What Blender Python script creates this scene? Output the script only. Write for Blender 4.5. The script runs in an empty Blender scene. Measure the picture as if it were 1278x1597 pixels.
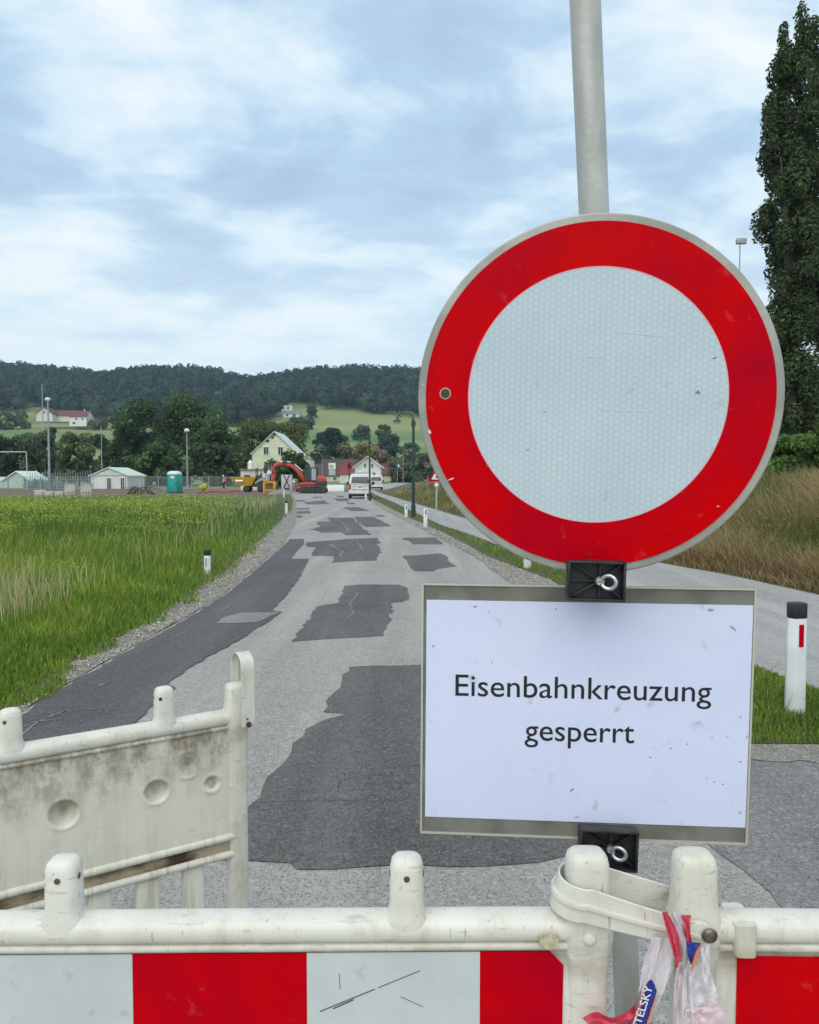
import bpy, bmesh, math, random
import numpy as np
from mathutils import Vector, Matrix, noise as mnoise

R = math.radians
S = bpy.context.scene
COL = S.collection

# ------------------------------------------------------------------ camera, sky, sun, exposure
EYE = 1.64
FPX = 1200.0
W0, H0 = 1278.0, 1597.0
PITCH = math.atan((H0/2 - 744.0)/FPX)
cam_data = bpy.data.cameras.new('camera')
cam = bpy.data.objects.new('camera', cam_data); COL.objects.link(cam)
cam.location = (0, 0, EYE)
cam.rotation_euler = (math.pi/2 - PITCH, 0, 0)
cam_data.sensor_fit = 'VERTICAL'; cam_data.sensor_height = 36.0; cam_data.sensor_width = 36.0
cam_data.lens = 36.0*FPX/H0
cam_data.clip_start = 0.05; cam_data.clip_end = 9000
S.camera = cam

SUN_EL, SUN_AZ = R(48), R(200)          # azimuth clockwise from +Y
world = bpy.data.worlds.new('World'); S.world = world; world.use_nodes = True
def build_world():
    nt = world.node_tree; nt.nodes.clear(); N = nt.nodes.new; L = nt.links.new
    out = N('ShaderNodeOutputWorld'); bg = N('ShaderNodeBackground'); bg2 = N('ShaderNodeBackground')
    mix = N('ShaderNodeMixShader'); mix.inputs[0].default_value = 0.86
    sky = N('ShaderNodeTexSky'); sky.sky_type = 'NISHITA'; sky.sun_disc = False
    sky.sun_elevation = SUN_EL; sky.sun_rotation = SUN_AZ
    L(sky.outputs[0], bg.inputs[0]); bg.inputs[1].default_value = 0.10
    tc = N('ShaderNodeTexCoord'); sep = N('ShaderNodeSeparateXYZ'); L(tc.outputs['Generated'], sep.inputs[0])
    def math_(op, a, b=None, clamp=False):
        m = N('ShaderNodeMath'); m.operation = op; m.use_clamp = clamp
        for i, v in enumerate((a, b)):
            if v is None: continue
            if isinstance(v, (int, float)): m.inputs[i].default_value = v
            else: L(v, m.inputs[i])
        return m.outputs[0]
    zc = math_('MAXIMUM', sep.outputs[2], 0.0)
    den = math_('ADD', zc, 0.16)
    u = math_('DIVIDE', sep.outputs[0], den); v = math_('DIVIDE', sep.outputs[1], den)
    cb = N('ShaderNodeCombineXYZ'); L(u, cb.inputs[0]); L(v, cb.inputs[1])
    mp = N('ShaderNodeMapping'); L(cb.outputs[0], mp.inputs[0]); mp.inputs['Scale'].default_value = (0.85, 1.0, 1); mp.inputs['Location'].default_value = (2.3, 7.1, 0.4)
    n1 = N('ShaderNodeTexNoise'); L(mp.outputs[0], n1.inputs['Vector'])
    n1.inputs['Scale'].default_value = 2.4; n1.inputs['Detail'].default_value = 9; n1.inputs['Roughness'].default_value = 0.57; n1.inputs['Distortion'].default_value = 0.15
    n2 = N('ShaderNodeTexNoise'); L(mp.outputs[0], n2.inputs['Vector'])
    n2.inputs['Scale'].default_value = 0.55; n2.inputs['Detail'].default_value = 4
    s = math_('MULTIPLY_ADD', n1.outputs[0], 0.68); s.node.inputs[2].default_value = 0.0
    s = math_('ADD', s, math_('MULTIPLY', n2.outputs[0], 0.42))
    rp = N('ShaderNodeValToRGB'); L(s, rp.inputs[0])
    e = rp.color_ramp.elements; e[0].position = 0.43; e[0].color = (0.38, 0.51, 0.67, 1); e[1].position = 0.64; e[1].color = (0.84, 0.89, 0.91, 1)
    m_ = rp.color_ramp.elements.new(0.505); m_.color = (0.45, 0.61, 0.77, 1)
    m_ = rp.color_ramp.elements.new(0.562); m_.color = (0.63, 0.77, 0.86, 1)
    hz = N('ShaderNodeMapRange'); L(sep.outputs[2], hz.inputs[0]); hz.inputs[1].default_value = 0.05; hz.inputs[2].default_value = 0.42; hz.inputs[3].default_value = 0.70; hz.inputs[4].default_value = 0.0; hz.interpolation_type = 'SMOOTHERSTEP'
    mc = N('ShaderNodeMix'); mc.data_type = 'RGBA'; L(hz.outputs[0], mc.inputs[0]); L(rp.outputs[0], mc.inputs[6]); mc.inputs[7].default_value = (0.72, 0.83, 0.86, 1)
    L(mc.outputs[2], bg2.inputs[0]); bg2.inputs[1].default_value = 1.0
    L(bg.outputs[0], mix.inputs[1]); L(bg2.outputs[0], mix.inputs[2]); L(mix.outputs[0], out.inputs[0])
build_world()
sun_d = bpy.data.lights.new('sun', 'SUN'); sun_d.energy = 1.35; sun_d.angle = R(65); sun_d.color = (1, 0.93, 0.82)
sun = bpy.data.objects.new('sun', sun_d); COL.objects.link(sun)
_sd = Vector((math.sin(SUN_AZ)*math.cos(SUN_EL), math.cos(SUN_AZ)*math.cos(SUN_EL), math.sin(SUN_EL)))
sun.rotation_euler = _sd.to_track_quat('Z', 'Y').to_euler(); sun.location = (0, -20, 60)
S.view_settings.view_transform = 'Standard'; S.view_settings.look = 'None'
S.view_settings.exposure = 0.33; S.view_settings.gamma = 1.0; S.view_settings.use_curve_mapping = False
S.cycles.max_bounces = 6; S.cycles.diffuse_bounces = 3; S.cycles.transparent_max_bounces = 8

# ------------------------------------------------------------------ surveying helpers
def ray(px, py):
    a = (px - W0/2)/FPX; b = (H0/2 - py)/FPX
    return Vector((a, math.cos(PITCH) + b*math.sin(PITCH), -math.sin(PITCH) + b*math.cos(PITCH)))
def at(px, py, Y):
    d = ray(px, py); return Vector((0, 0, EYE)) + d*(Y/d.y)
def gnd(px, py, z=0.0):
    d = ray(px, py); return Vector((0, 0, EYE)) + d*((z - EYE)/d.z)

# ------------------------------------------------------------------ object helpers
def tag(o, label=None, cat=None, group=None, kind=None):
    if label: o['label'] = label
    if cat: o['category'] = cat
    if group: o['group'] = group
    if kind: o['kind'] = kind
    return o
def thing(name, label, cat, loc=(0, 0, 0), rz=0.0, group=None):
    o = bpy.data.objects.new(name, None); COL.objects.link(o)
    o.location = loc; o.rotation_euler = (0, 0, rz); o.empty_display_size = 0.2
    return tag(o, label, cat, group)
def link_mesh(name, me, m, parent=None):
    o = bpy.data.objects.new(name, me); COL.objects.link(o)
    if m is not None and not me.materials: me.materials.append(m)
    if parent is not None: o.parent = parent
    return o
def kids(o): return [c for c in bpy.data.objects if c.parent == o]
def copy_tree(o, parent=None):
    c = o.copy(); COL.objects.link(c); c.parent = parent
    for ch in kids(o): copy_tree(ch, c)
    return c

class MB:
    def __init__(s): s.v = []; s.f = []
    def add(s, vs, fs):
        b = len(s.v); s.v += [tuple(x) for x in vs]; s.f += [tuple(i + b for i in f) for f in fs]; return s
    def box(s, c, d, rot=None):
        x, y, z = d[0]/2, d[1]/2, d[2]/2
        vs = [Vector(p) for p in ((-x,-y,-z),(x,-y,-z),(x,y,-z),(-x,y,-z),(-x,-y,z),(x,-y,z),(x,y,z),(-x,y,z))]
        if rot is not None: vs = [rot @ v for v in vs]
        c = Vector(c)
        return s.add([v + c for v in vs], [(3,2,1,0),(4,5,6,7),(0,1,5,4),(1,2,6,5),(2,3,7,6),(3,0,4,7)])
    def beam(s, a, b, w, h):
        a, b = Vector(a), Vector(b); d = b - a
        q = d.to_track_quat('X', 'Z').to_matrix()
        return s.box((a + b)/2, (d.length, w, h), q)
    def rings(s, rings, cap=True, closed=False):
        n = len(rings[0]); vs = [p for r in rings for p in r]; fs = []
        m = len(rings)
        for i in range(m if closed else m - 1):
            j = (i + 1) % m
            for k in range(n):
                l = (k + 1) % n
                fs.append((i*n + k, i*n + l, j*n + l, j*n + k))
        if cap and not closed:
            fs.append(tuple(range(n - 1, -1, -1))); fs.append(tuple((m - 1)*n + k for k in range(n)))
        return s.add(vs, fs)
    def cyl(s, a, b, r0, r1=None, n=12):
        if r1 is None: r1 = r0
        a, b = Vector(a), Vector(b); q = (b - a).to_track_quat('Z', 'Y').to_matrix()
        rs = []
        for p, r in ((a, r0), (b, r1)):
            rs.append([p + q @ Vector((r*math.cos(t), r*math.sin(t), 0)) for t in [2*math.pi*k/n for k in range(n)]])
        return s.rings(rs)
    def tube(s, pts, r, n=8, closed=False):
        pts = [Vector(p) for p in pts]; rs = []; m = len(pts)
        rr = r if isinstance(r, (list, tuple)) else [r]*m
        up = Vector((0, 0, 1)); prev = None
        for i, p in enumerate(pts):
            a = pts[(i - 1) % m] if (closed or i > 0) else p; b = pts[(i + 1) % m] if (closed or i < m - 1) else p
            t = (b - a).normalized()
            if prev is None:
                x = t.cross(up); 
                if x.length < 1e-3: x = t.cross(Vector((0, 1, 0)))
                x.normalize()
            else:
                x = prev - t*prev.dot(t); x.normalize()
            prev = x; y = t.cross(x)
            rs.append([p + x*rr[i]*math.cos(2*math.pi*k/n) + y*rr[i]*math.sin(2*math.pi*k/n) for k in range(n)])
        return s.rings(rs, closed=closed)
    def prism(s, poly, ax, lo, hi):
        # poly: 2-D points, extruded along axis ax ('x','y','z')
        def P(a, b, c): return {'y': (a, c, b), 'x': (c, a, b), 'z': (a, b, c)}[ax]
        n = len(poly); vs = [P(p[0], p[1], lo) for p in poly] + [P(p[0], p[1], hi) for p in poly]
        fs = [tuple(range(n - 1, -1, -1)), tuple(range(n, 2*n))] + [(k, (k + 1) % n, n + (k + 1) % n, n + k) for k in range(n)]
        return s.add(vs, fs)
    def sell(s, spine, e=4.0, n=20, cap=True):
        # superellipse loft; spine = [(centre, half a, half b)] , along z or x
        rs = []
        for (c, a, b, ax) in spine:
            r = []
            for k in range(n):
                t = 2*math.pi*k/n; ct, st = math.cos(t), math.sin(t)
                u = a*math.copysign(abs(ct)**(2/e), ct); w = b*math.copysign(abs(st)**(2/e), st)
                r.append((c[0] + u, c[1] + w, c[2]) if ax == 'z' else (c[0], c[1] + u, c[2] + w))
            rs.append(r)
        return s.rings(rs, cap=cap)
    def build(s, name, m, parent=None, bevel=0.0, seg=2, smooth=True, ang=40, world=False):
        me = bpy.data.meshes.new(name); vs = s.v
        if world and parent is not None:
            o_ = parent.location; vs = [(v[0] - o_.x, v[1] - o_.y, v[2] - o_.z) for v in vs]
        me.from_pydata(vs, [], s.f)
        bm = bmesh.new(); bm.from_mesh(me)
        bmesh.ops.recalc_face_normals(bm, faces=bm.faces)
        if bevel:
            es = [e for e in bm.edges if len(e.link_faces) == 2 and e.calc_face_angle(0) > R(30)]
            bmesh.ops.bevel(bm, geom=es, offset=bevel, segments=seg, affect='EDGES', clamp_overlap=True, profile=0.5)
        if smooth:
            for f in bm.faces: f.smooth = True
            for e in bm.edges:
                if len(e.link_faces) == 2 and e.calc_face_angle(0) > R(ang): e.smooth = False
        bm.to_mesh(me); bm.free()
        return link_mesh(name, me, m, parent)

def np_mesh(name, V, F, cols=None, smooth=False, mat_=None, parent=None):
    """V (n,3), F list of (array (k,m)) with constant m each; cols per vertex (n,3)"""
    me = bpy.data.meshes.new(name)
    me.vertices.add(len(V)); me.vertices.foreach_set('co', np.asarray(V, np.float32).ravel())
    F = [np.asarray(f, np.int32) for f in (F if isinstance(F, list) else [F])]
    tot = sum(f.size for f in F); nf = sum(len(f) for f in F)
    me.loops.add(tot); me.polygons.add(nf)
    me.loops.foreach_set('vertex_index', np.concatenate([f.ravel() for f in F]))
    st = []; o = 0
    for f in F:
        st.append(o + np.arange(len(f))*f.shape[1]); o += f.size
    me.polygons.foreach_set('loop_start', np.concatenate(st).astype(np.int32))
    if smooth: me.polygons.foreach_set('use_smooth', np.ones(nf, bool))
    if cols is not None:
        a = me.color_attributes.new('tint', 'FLOAT_COLOR', 'POINT')
        c = np.ones((len(V), 4), np.float32); c[:, :3] = cols; a.data.foreach_set('color', c.ravel())
    me.update(calc_edges=True); me.validate()
    return link_mesh(name, me, mat_, parent)

# ------------------------------------------------------------------ materials
MATS = {}
def mat(name, c, rough=0.6, c2=None, scale=4.0, bump=0.0, bscale=60.0, metal=0.0, mixlo=0.4, mixhi=0.6, stretch=(1, 1, 1), spec=0.5, detail=5.0, speck=None, coat=0.0):
    if name in MATS: return MATS[name]
    m = bpy.data.materials.new(name); m.use_nodes = True; nt = m.node_tree; N = nt.nodes.new; L = nt.links.new
    b = nt.nodes['Principled BSDF']; b.inputs['Roughness'].default_value = rough; b.inputs['Metallic'].default_value = metal
    b.inputs['Specular IOR Level'].default_value = spec; b.inputs['Coat Weight'].default_value = coat
    tc = N('ShaderNodeTexCoord'); mp = N('ShaderNodeMapping'); L(tc.outputs['Object'], mp.inputs[0]); mp.inputs['Scale'].default_value = stretch
    col = None
    if c2 is not None:
        n = N('ShaderNodeTexNoise'); L(mp.outputs[0], n.inputs['Vector']); n.inputs['Scale'].default_value = scale; n.inputs['Detail'].default_value = detail
        r = N('ShaderNodeMapRange'); L(n.outputs[0], r.inputs[0]); r.inputs[1].default_value = mixlo; r.inputs[2].default_value = mixhi
        x = N('ShaderNodeMix'); x.data_type = 'RGBA'; L(r.outputs[0], x.inputs[0]); x.inputs[6].default_value = (*c, 1); x.inputs[7].default_value = (*c2, 1)
        col = x.outputs[2]
    if speck is not None:                              # (colour, scale, lo, hi) fine grains
        n = N('ShaderNodeTexNoise'); L(tc.outputs['Object'], n.inputs['Vector']); n.inputs['Scale'].default_value = speck[1]; n.inputs['Detail'].default_value = 3
        r = N('ShaderNodeMapRange'); L(n.outputs[0], r.inputs[0]); r.inputs[1].default_value = speck[2]; r.inputs[2].default_value = speck[3]
        x = N('ShaderNodeMix'); x.data_type = 'RGBA'; L(r.outputs[0], x.inputs[0]); x.inputs[7].default_value = (*speck[0], 1)
        if col is None: x.inputs[6].default_value = (*c, 1)
        else: L(col, x.inputs[6])
        col = x.outputs[2]
    if col is None: b.inputs['Base Color'].default_value = (*c, 1)
    else: L(col, b.inputs['Base Color'])
    if bump:
        n = N('ShaderNodeTexNoise'); L(tc.outputs['Object'], n.inputs['Vector']); n.inputs['Scale'].default_value = bscale; n.inputs['Detail'].default_value = 4
        bp = N('ShaderNodeBump'); bp.inputs['Strength'].default_value = bump; bp.inputs['Distance'].default_value = 0.01; L(n.outputs[0], bp.inputs['Height']); L(bp.outputs[0], b.inputs['Normal'])
    MATS[name] = m; return m
def leaf_mat(name, trans=0.3, rough=0.65):
    m = bpy.data.materials.new(name); m.use_nodes = True; nt = m.node_tree; N = nt.nodes.new; L = nt.links.new
    b = nt.nodes['Principled BSDF']; b.inputs['Roughness'].default_value = rough; b.inputs['Specular IOR Level'].default_value = 0.25
    a = N('ShaderNodeAttribute'); a.attribute_name = 'tint'; L(a.outputs[0], b.inputs['Base Color'])
    t = N('ShaderNodeBsdfTranslucent'); L(a.outputs[0], t.inputs[0])
    x = N('ShaderNodeMixShader'); x.inputs[0].default_value = trans
    L(b.outputs[0], x.inputs[1]); L(t.outputs[0], x.inputs[2]); L(x.outputs[0], nt.nodes['Material Output'].inputs[0])
    return m
M_LEAF = leaf_mat('foliage_leaf', 0.35); M_GRASS = leaf_mat('grass_blade', 0.35)

def asphalt(name, c, c2, spk, sp_lo=0.52, sp_hi=0.62, big=0.9):
    """broad tone variation, mid mottling, bright and dark aggregate grains, bump"""
    m = bpy.data.materials.new(name); m.use_nodes = True; nt = m.node_tree; N = nt.nodes.new; L = nt.links.new
    b = nt.nodes['Principled BSDF']; b.inputs['Roughness'].default_value = 0.85; b.inputs['Specular IOR Level'].default_value = 0.3
    tc = N('ShaderNodeTexCoord'); P = tc.outputs['Object']
    def noise(sc, det=4, vec=P, rough=0.5):
        n = N('ShaderNodeTexNoise'); L(vec, n.inputs['Vector']); n.inputs['Scale'].default_value = sc; n.inputs['Detail'].default_value = det; n.inputs['Roughness'].default_value = rough; return n.outputs[0]
    def rng(v, lo, hi):
        r = N('ShaderNodeMapRange'); L(v, r.inputs[0]); r.inputs[1].default_value = lo; r.inputs[2].default_value = hi; return r.outputs[0]
    def mix(f, a, bb, k=None):
        x = N('ShaderNodeMix'); x.data_type = 'RGBA'
        if k is not None:
            mm = N('ShaderNodeMath'); mm.operation = 'MULTIPLY'; L(f, mm.inputs[0]); mm.inputs[1].default_value = k; f = mm.outputs[0]
        L(f, x.inputs[0])
        for i, v in ((6, a), (7, bb)):
            if isinstance(v, tuple): x.inputs[i].default_value = (*v, 1)
            else: L(v, x.inputs[i])
        return x.outputs[2]
    mp = N('ShaderNodeMapping'); L(P, mp.inputs[0]); mp.inputs['Scale'].default_value = (1.6, 0.35, 1)
    col = mix(rng(noise(big, 6, mp.outputs[0], 0.6), 0.35, 0.65), c, c2)
    mp2 = N('ShaderNodeMapping'); L(P, mp2.inputs[0]); mp2.inputs['Scale'].default_value = (2.2, 0.10, 1); mp2.inputs['Rotation'].default_value = (0, 0, R(-7))
    col = mix(rng(noise(1.1, 7, mp2.outputs[0], 0.55), 0.46, 0.66), col, tuple(x*1.30 + .01 for x in c2), 0.55)
    col = mix(rng(noise(0.7, 8, P, 0.65), 0.54, 0.70), col, tuple(x*0.72 for x in c), 0.5)
    vs = N('ShaderNodeTexVoronoi'); L(P, vs.inputs['Vector']); vs.inputs['Scale'].default_value = 1.7; vs.inputs['Randomness'].default_value = 1
    col = mix(rng(vs.outputs['Distance'], 0.075, 0.02), col, tuple(x*0.55 for x in c), 0.6)
    dk = tuple(x*0.55 for x in c)
    col = mix(rng(noise(9, 5), 0.55, 0.75), col, dk, 0.35)
    v = N('ShaderNodeTexVoronoi'); L(P, v.inputs['Vector']); v.inputs['Scale'].default_value = 150
    g = N('ShaderNodeSeparateColor'); L(v.outputs['Color'], g.inputs[0])
    col = mix(rng(g.outputs[0], 0.72, 0.95), col, spk, 0.6)
    col = mix(rng(g.outputs[1], 0.70, 0.95), col, tuple(x*0.4 for x in c), 0.75)
    v2 = N('ShaderNodeTexVoronoi'); L(P, v2.inputs['Vector']); v2.inputs['Scale'].default_value = 55
    g2 = N('ShaderNodeSeparateColor'); L(v2.outputs['Color'], g2.inputs[0])
    col = mix(rng(g2.outputs[0], 0.82, 0.98), col, spk, 0.45)
    L(col, b.inputs['Base Color'])
    bp = N('ShaderNodeBump'); bp.inputs['Strength'].default_value = 0.5; bp.inputs['Distance'].default_value = 0.004; L(v.outputs['Distance'], bp.inputs['Height']); L(bp.outputs[0], b.inputs['Normal'])
    return m
M_ROAD = asphalt('old_asphalt', (0.285, 0.275, 0.252), (0.335, 0.325, 0.298), (0.50, 0.485, 0.45))
M_PATCH = asphalt('patch_asphalt', (0.080, 0.078, 0.074), (0.125, 0.121, 0.115), (0.22, 0.22, 0.21))
M_STRIP = asphalt('strip_asphalt', (0.084, 0.079, 0.080), (0.118, 0.112, 0.112), (0.18, 0.18, 0.18))
M_PATH = asphalt('path_asphalt', (0.30, 0.293, 0.275), (0.36, 0.352, 0.332), (0.50, 0.49, 0.48))
M_SIDE = asphalt('side_road_asphalt', (0.17, 0.168, 0.162), (0.215, 0.21, 0.20), (0.38, 0.37, 0.35))
M_SMEAR = asphalt('milky_asphalt_smear', (0.19, 0.19, 0.195), (0.24, 0.24, 0.24), (0.34, 0.34, 0.34))
M_CRACK = mat('crack', (0.02, 0.02, 0.022), 0.9)
M_GRAVEL = asphalt('gravel_fines', (0.20, 0.185, 0.158), (0.26, 0.243, 0.21), (0.46, 0.44, 0.39), big=4)
M_SOIL = mat('soil', (0.12, 0.085, 0.055), 0.95, (0.17, 0.125, 0.085), 1.5, bump=0.6, bscale=8)
M_MEADOW = mat('meadow', (0.10, 0.185, 0.045), 0.95, (0.23, 0.25, 0.09), 0.012, mixlo=0.42, mixhi=0.62, stretch=(0.5, 1.6, 1), detail=6)
M_ALU = mat('aluminium', (0.42, 0.41, 0.37), 0.5, (0.30, 0.295, 0.27), 9, metal=0.35, bump=0.05)
M_GALV = mat('galvanised', (0.58, 0.58, 0.55), 0.5, (0.44, 0.44, 0.41), 14, metal=0.35, bump=0.1, stretch=(1, 1, 0.3))
M_ZINC = mat('zinc', (0.72, 0.74, 0.76), 0.28, (0.5, 0.52, 0.55), 60, metal=0.9)
M_BLACKP = mat('black_plastic', (0.012, 0.011, 0.013), 0.45, (0.03, 0.03, 0.032), 30)
M_BLACK = mat('black_paint', (0.02, 0.02, 0.022), 0.5)
M_WHITE = mat('white_paint', (0.78, 0.79, 0.78), 0.45, (0.66, 0.66, 0.63), 5, mixlo=0.5, mixhi=0.8)
M_GLASS = mat('dark_glass', (0.03, 0.04, 0.045), 0.08, (0.07, 0.09, 0.09), 2)
M_RUBBER = mat('rubber', (0.02, 0.02, 0.02), 0.85, (0.05, 0.045, 0.04), 8)
M_STEEL = mat('fence_steel', (0.38, 0.41, 0.42), 0.5, (0.28, 0.31, 0.32), 3, metal=0.3)
M_GREENM = mat('green_lamp_metal', (0.02, 0.05, 0.035), 0.4)
M_HOLE = mat('rusty_hole', (0.16, 0.09, 0.03), 0.8, (0.05, 0.03, 0.02), 80)

def plastic(name, stain, streak=False):
    m = bpy.data.materials.new(name); m.use_nodes = True; nt = m.node_tree; N = nt.nodes.new; L = nt.links.new
    b = nt.nodes['Principled BSDF']; b.inputs['Roughness'].default_value = 0.42; b.inputs['Subsurface Weight'].default_value = 0.0
    tc = N('ShaderNodeTexCoord'); P = tc.outputs['Object']
    def noise(sc, det, st, lo, hi, rough=0.55):
        mp = N('ShaderNodeMapping'); L(P, mp.inputs[0]); mp.inputs['Scale'].default_value = st
        n = N('ShaderNodeTexNoise'); L(mp.outputs[0], n.inputs['Vector']); n.inputs['Scale'].default_value = sc; n.inputs['Detail'].default_value = det; n.inputs['Roughness'].default_value = rough
        r = N('ShaderNodeMapRange'); L(n.outputs[0], r.inputs[0]); r.inputs[1].default_value = lo; r.inputs[2].default_value = hi; return r.outputs[0]
    def mul(a, k):
        x = N('ShaderNodeMath'); x.operation = 'MULTIPLY'; x.use_clamp = True; L(a, x.inputs[0])
        if isinstance(k, (int, float)): x.inputs[1].default_value = k
        else: L(k, x.inputs[1])
        return x.outputs[0]
    def mix(f, a, bb):
        x = N('ShaderNodeMix'); x.data_type = 'RGBA'; L(f, x.inputs[0])
        for i, v in ((6, a), (7, bb)):
            if isinstance(v, tuple): x.inputs[i].default_value = (*v, 1)
            else: L(v, x.inputs[i])
        return x.outputs[2]
    col = mix(noise(7, 5, (1, 1, 1), 0.35, 0.7), (0.74, 0.725, 0.655), (0.64, 0.62, 0.53))
    col = mix(mul(noise(18, 8, (1, 1, 0.6), 0.52, 0.72, 0.7), stain), col, (0.33, 0.28, 0.18))
    col = mix(mul(noise(90, 3, (1, 1, 1), 0.66, 0.72), stain), col, (0.12, 0.10, 0.07))
    sp = N('ShaderNodeSeparateXYZ'); L(P, sp.inputs[0])
    lp = N('ShaderNodeMapRange'); L(sp.outputs[2], lp.inputs[0]); lp.inputs[1].default_value = .968; lp.inputs[2].default_value = .948
    lq = N('ShaderNodeMapRange'); L(sp.outputs[2], lq.inputs[0]); lq.inputs[1].default_value = .90; lq.inputs[2].default_value = .93
    col = mix(mul(mul(mul(noise(11, 8, (1.0, 1, 2.5), 0.36, 0.62, 0.7), lp.outputs[0]), lq.outputs[0]), .8), col, (0.34, 0.29, 0.19))
    col = mix(mul(noise(34, 6, (.5, 1, 3), 0.60, 0.70, 0.6), .6), col, (0.30, 0.28, 0.22))
    col = mix(mul(noise(9, 9, (2.2, 2.2, .5), 0.52, 0.74, 0.68), .55), col, (0.46, 0.41, 0.29))
    col = mix(mul(noise(60, 4, (3, 3, .25), 0.66, 0.74, 0.5), .5), col, (0.20, 0.18, 0.15))
    if streak:
        col = mix(noise(3, 3, (1, 1, 1), -.2, .9), col, (0.80, 0.78, 0.68))
        for (gx, gz, gr) in ((-.966 + .2227 - .006, .8235, .025), (-.966 + .4463 - .007, .818, .029), (-.966 + .0746, .807, .017), (-.966 + .140, .882, .018)):  # brown dirt in dimples and stamp, doubling as recess shade put into the colour
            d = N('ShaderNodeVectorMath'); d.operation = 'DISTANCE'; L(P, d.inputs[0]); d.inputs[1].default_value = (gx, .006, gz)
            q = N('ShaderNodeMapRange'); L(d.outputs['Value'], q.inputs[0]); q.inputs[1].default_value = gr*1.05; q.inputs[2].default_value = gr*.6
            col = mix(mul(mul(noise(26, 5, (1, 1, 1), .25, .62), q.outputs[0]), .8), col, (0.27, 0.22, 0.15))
        sp = N('ShaderNodeSeparateXYZ'); L(P, sp.inputs[0])
        up = N('ShaderNodeMapRange'); L(sp.outputs[2], up.inputs[0]); up.inputs[1].default_value = 0.76; up.inputs[2].default_value = 0.95; up.interpolation_type = 'SMOOTHSTEP'
        lo = N('ShaderNodeMapRange'); L(sp.outputs[2], lo.inputs[0]); lo.inputs[1].default_value = 0.70; lo.inputs[2].default_value = 0.62; lo.interpolation_type = 'SMOOTHSTEP'
        col = mix(mul(mul(noise(14, 9, (1.6, 1, 0.35), 0.36, 0.60, 0.72), up.outputs[0]), .62), col, (0.28, 0.24, 0.16))
        col = mix(mul(mul(noise(30, 8, (1.0, 1, 0.6), 0.45, 0.58, 0.75), up.outputs[0]), 0.6), col, (0.14, 0.10, 0.06))
        col = mix(mul(mul(noise(26, 6, (2.4, 1, 0.12), 0.5, 0.68, 0.6), lo.outputs[0]), 0.5), col, (0.30, 0.26, 0.18))
        col = mix(mul(noise(22, 7, (2.2, 1, 0.10), 0.48, 0.72, 0.6), 0.25), col, (0.45, 0.42, 0.33))
    L(col, b.inputs['Base Color'])
    n = N('ShaderNodeTexNoise'); L(P, n.inputs['Vector']); n.inputs['Scale'].default_value = 45; n.inputs['Detail'].default_value = 5
    bp = N('ShaderNodeBump'); bp.inputs['Strength'].default_value = 0.12; bp.inputs['Distance'].default_value = 0.004; L(n.outputs[0], bp.inputs['Height']); L(bp.outputs[0], b.inputs['Normal'])
    return m
M_PLA = plastic('white_barrier_plastic', 0.35); M_PLA_D = plastic('stained_shaded_barrier_plastic', 0.45, True)
M_GUTTER = mat('gutter_dirt', (0.42, 0.36, 0.25), 0.9, (0.06, 0.04, 0.02), 16, mixlo=0.36, mixhi=0.56, detail=9, stretch=(0.5, 1, 1), bump=0.5)
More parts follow.
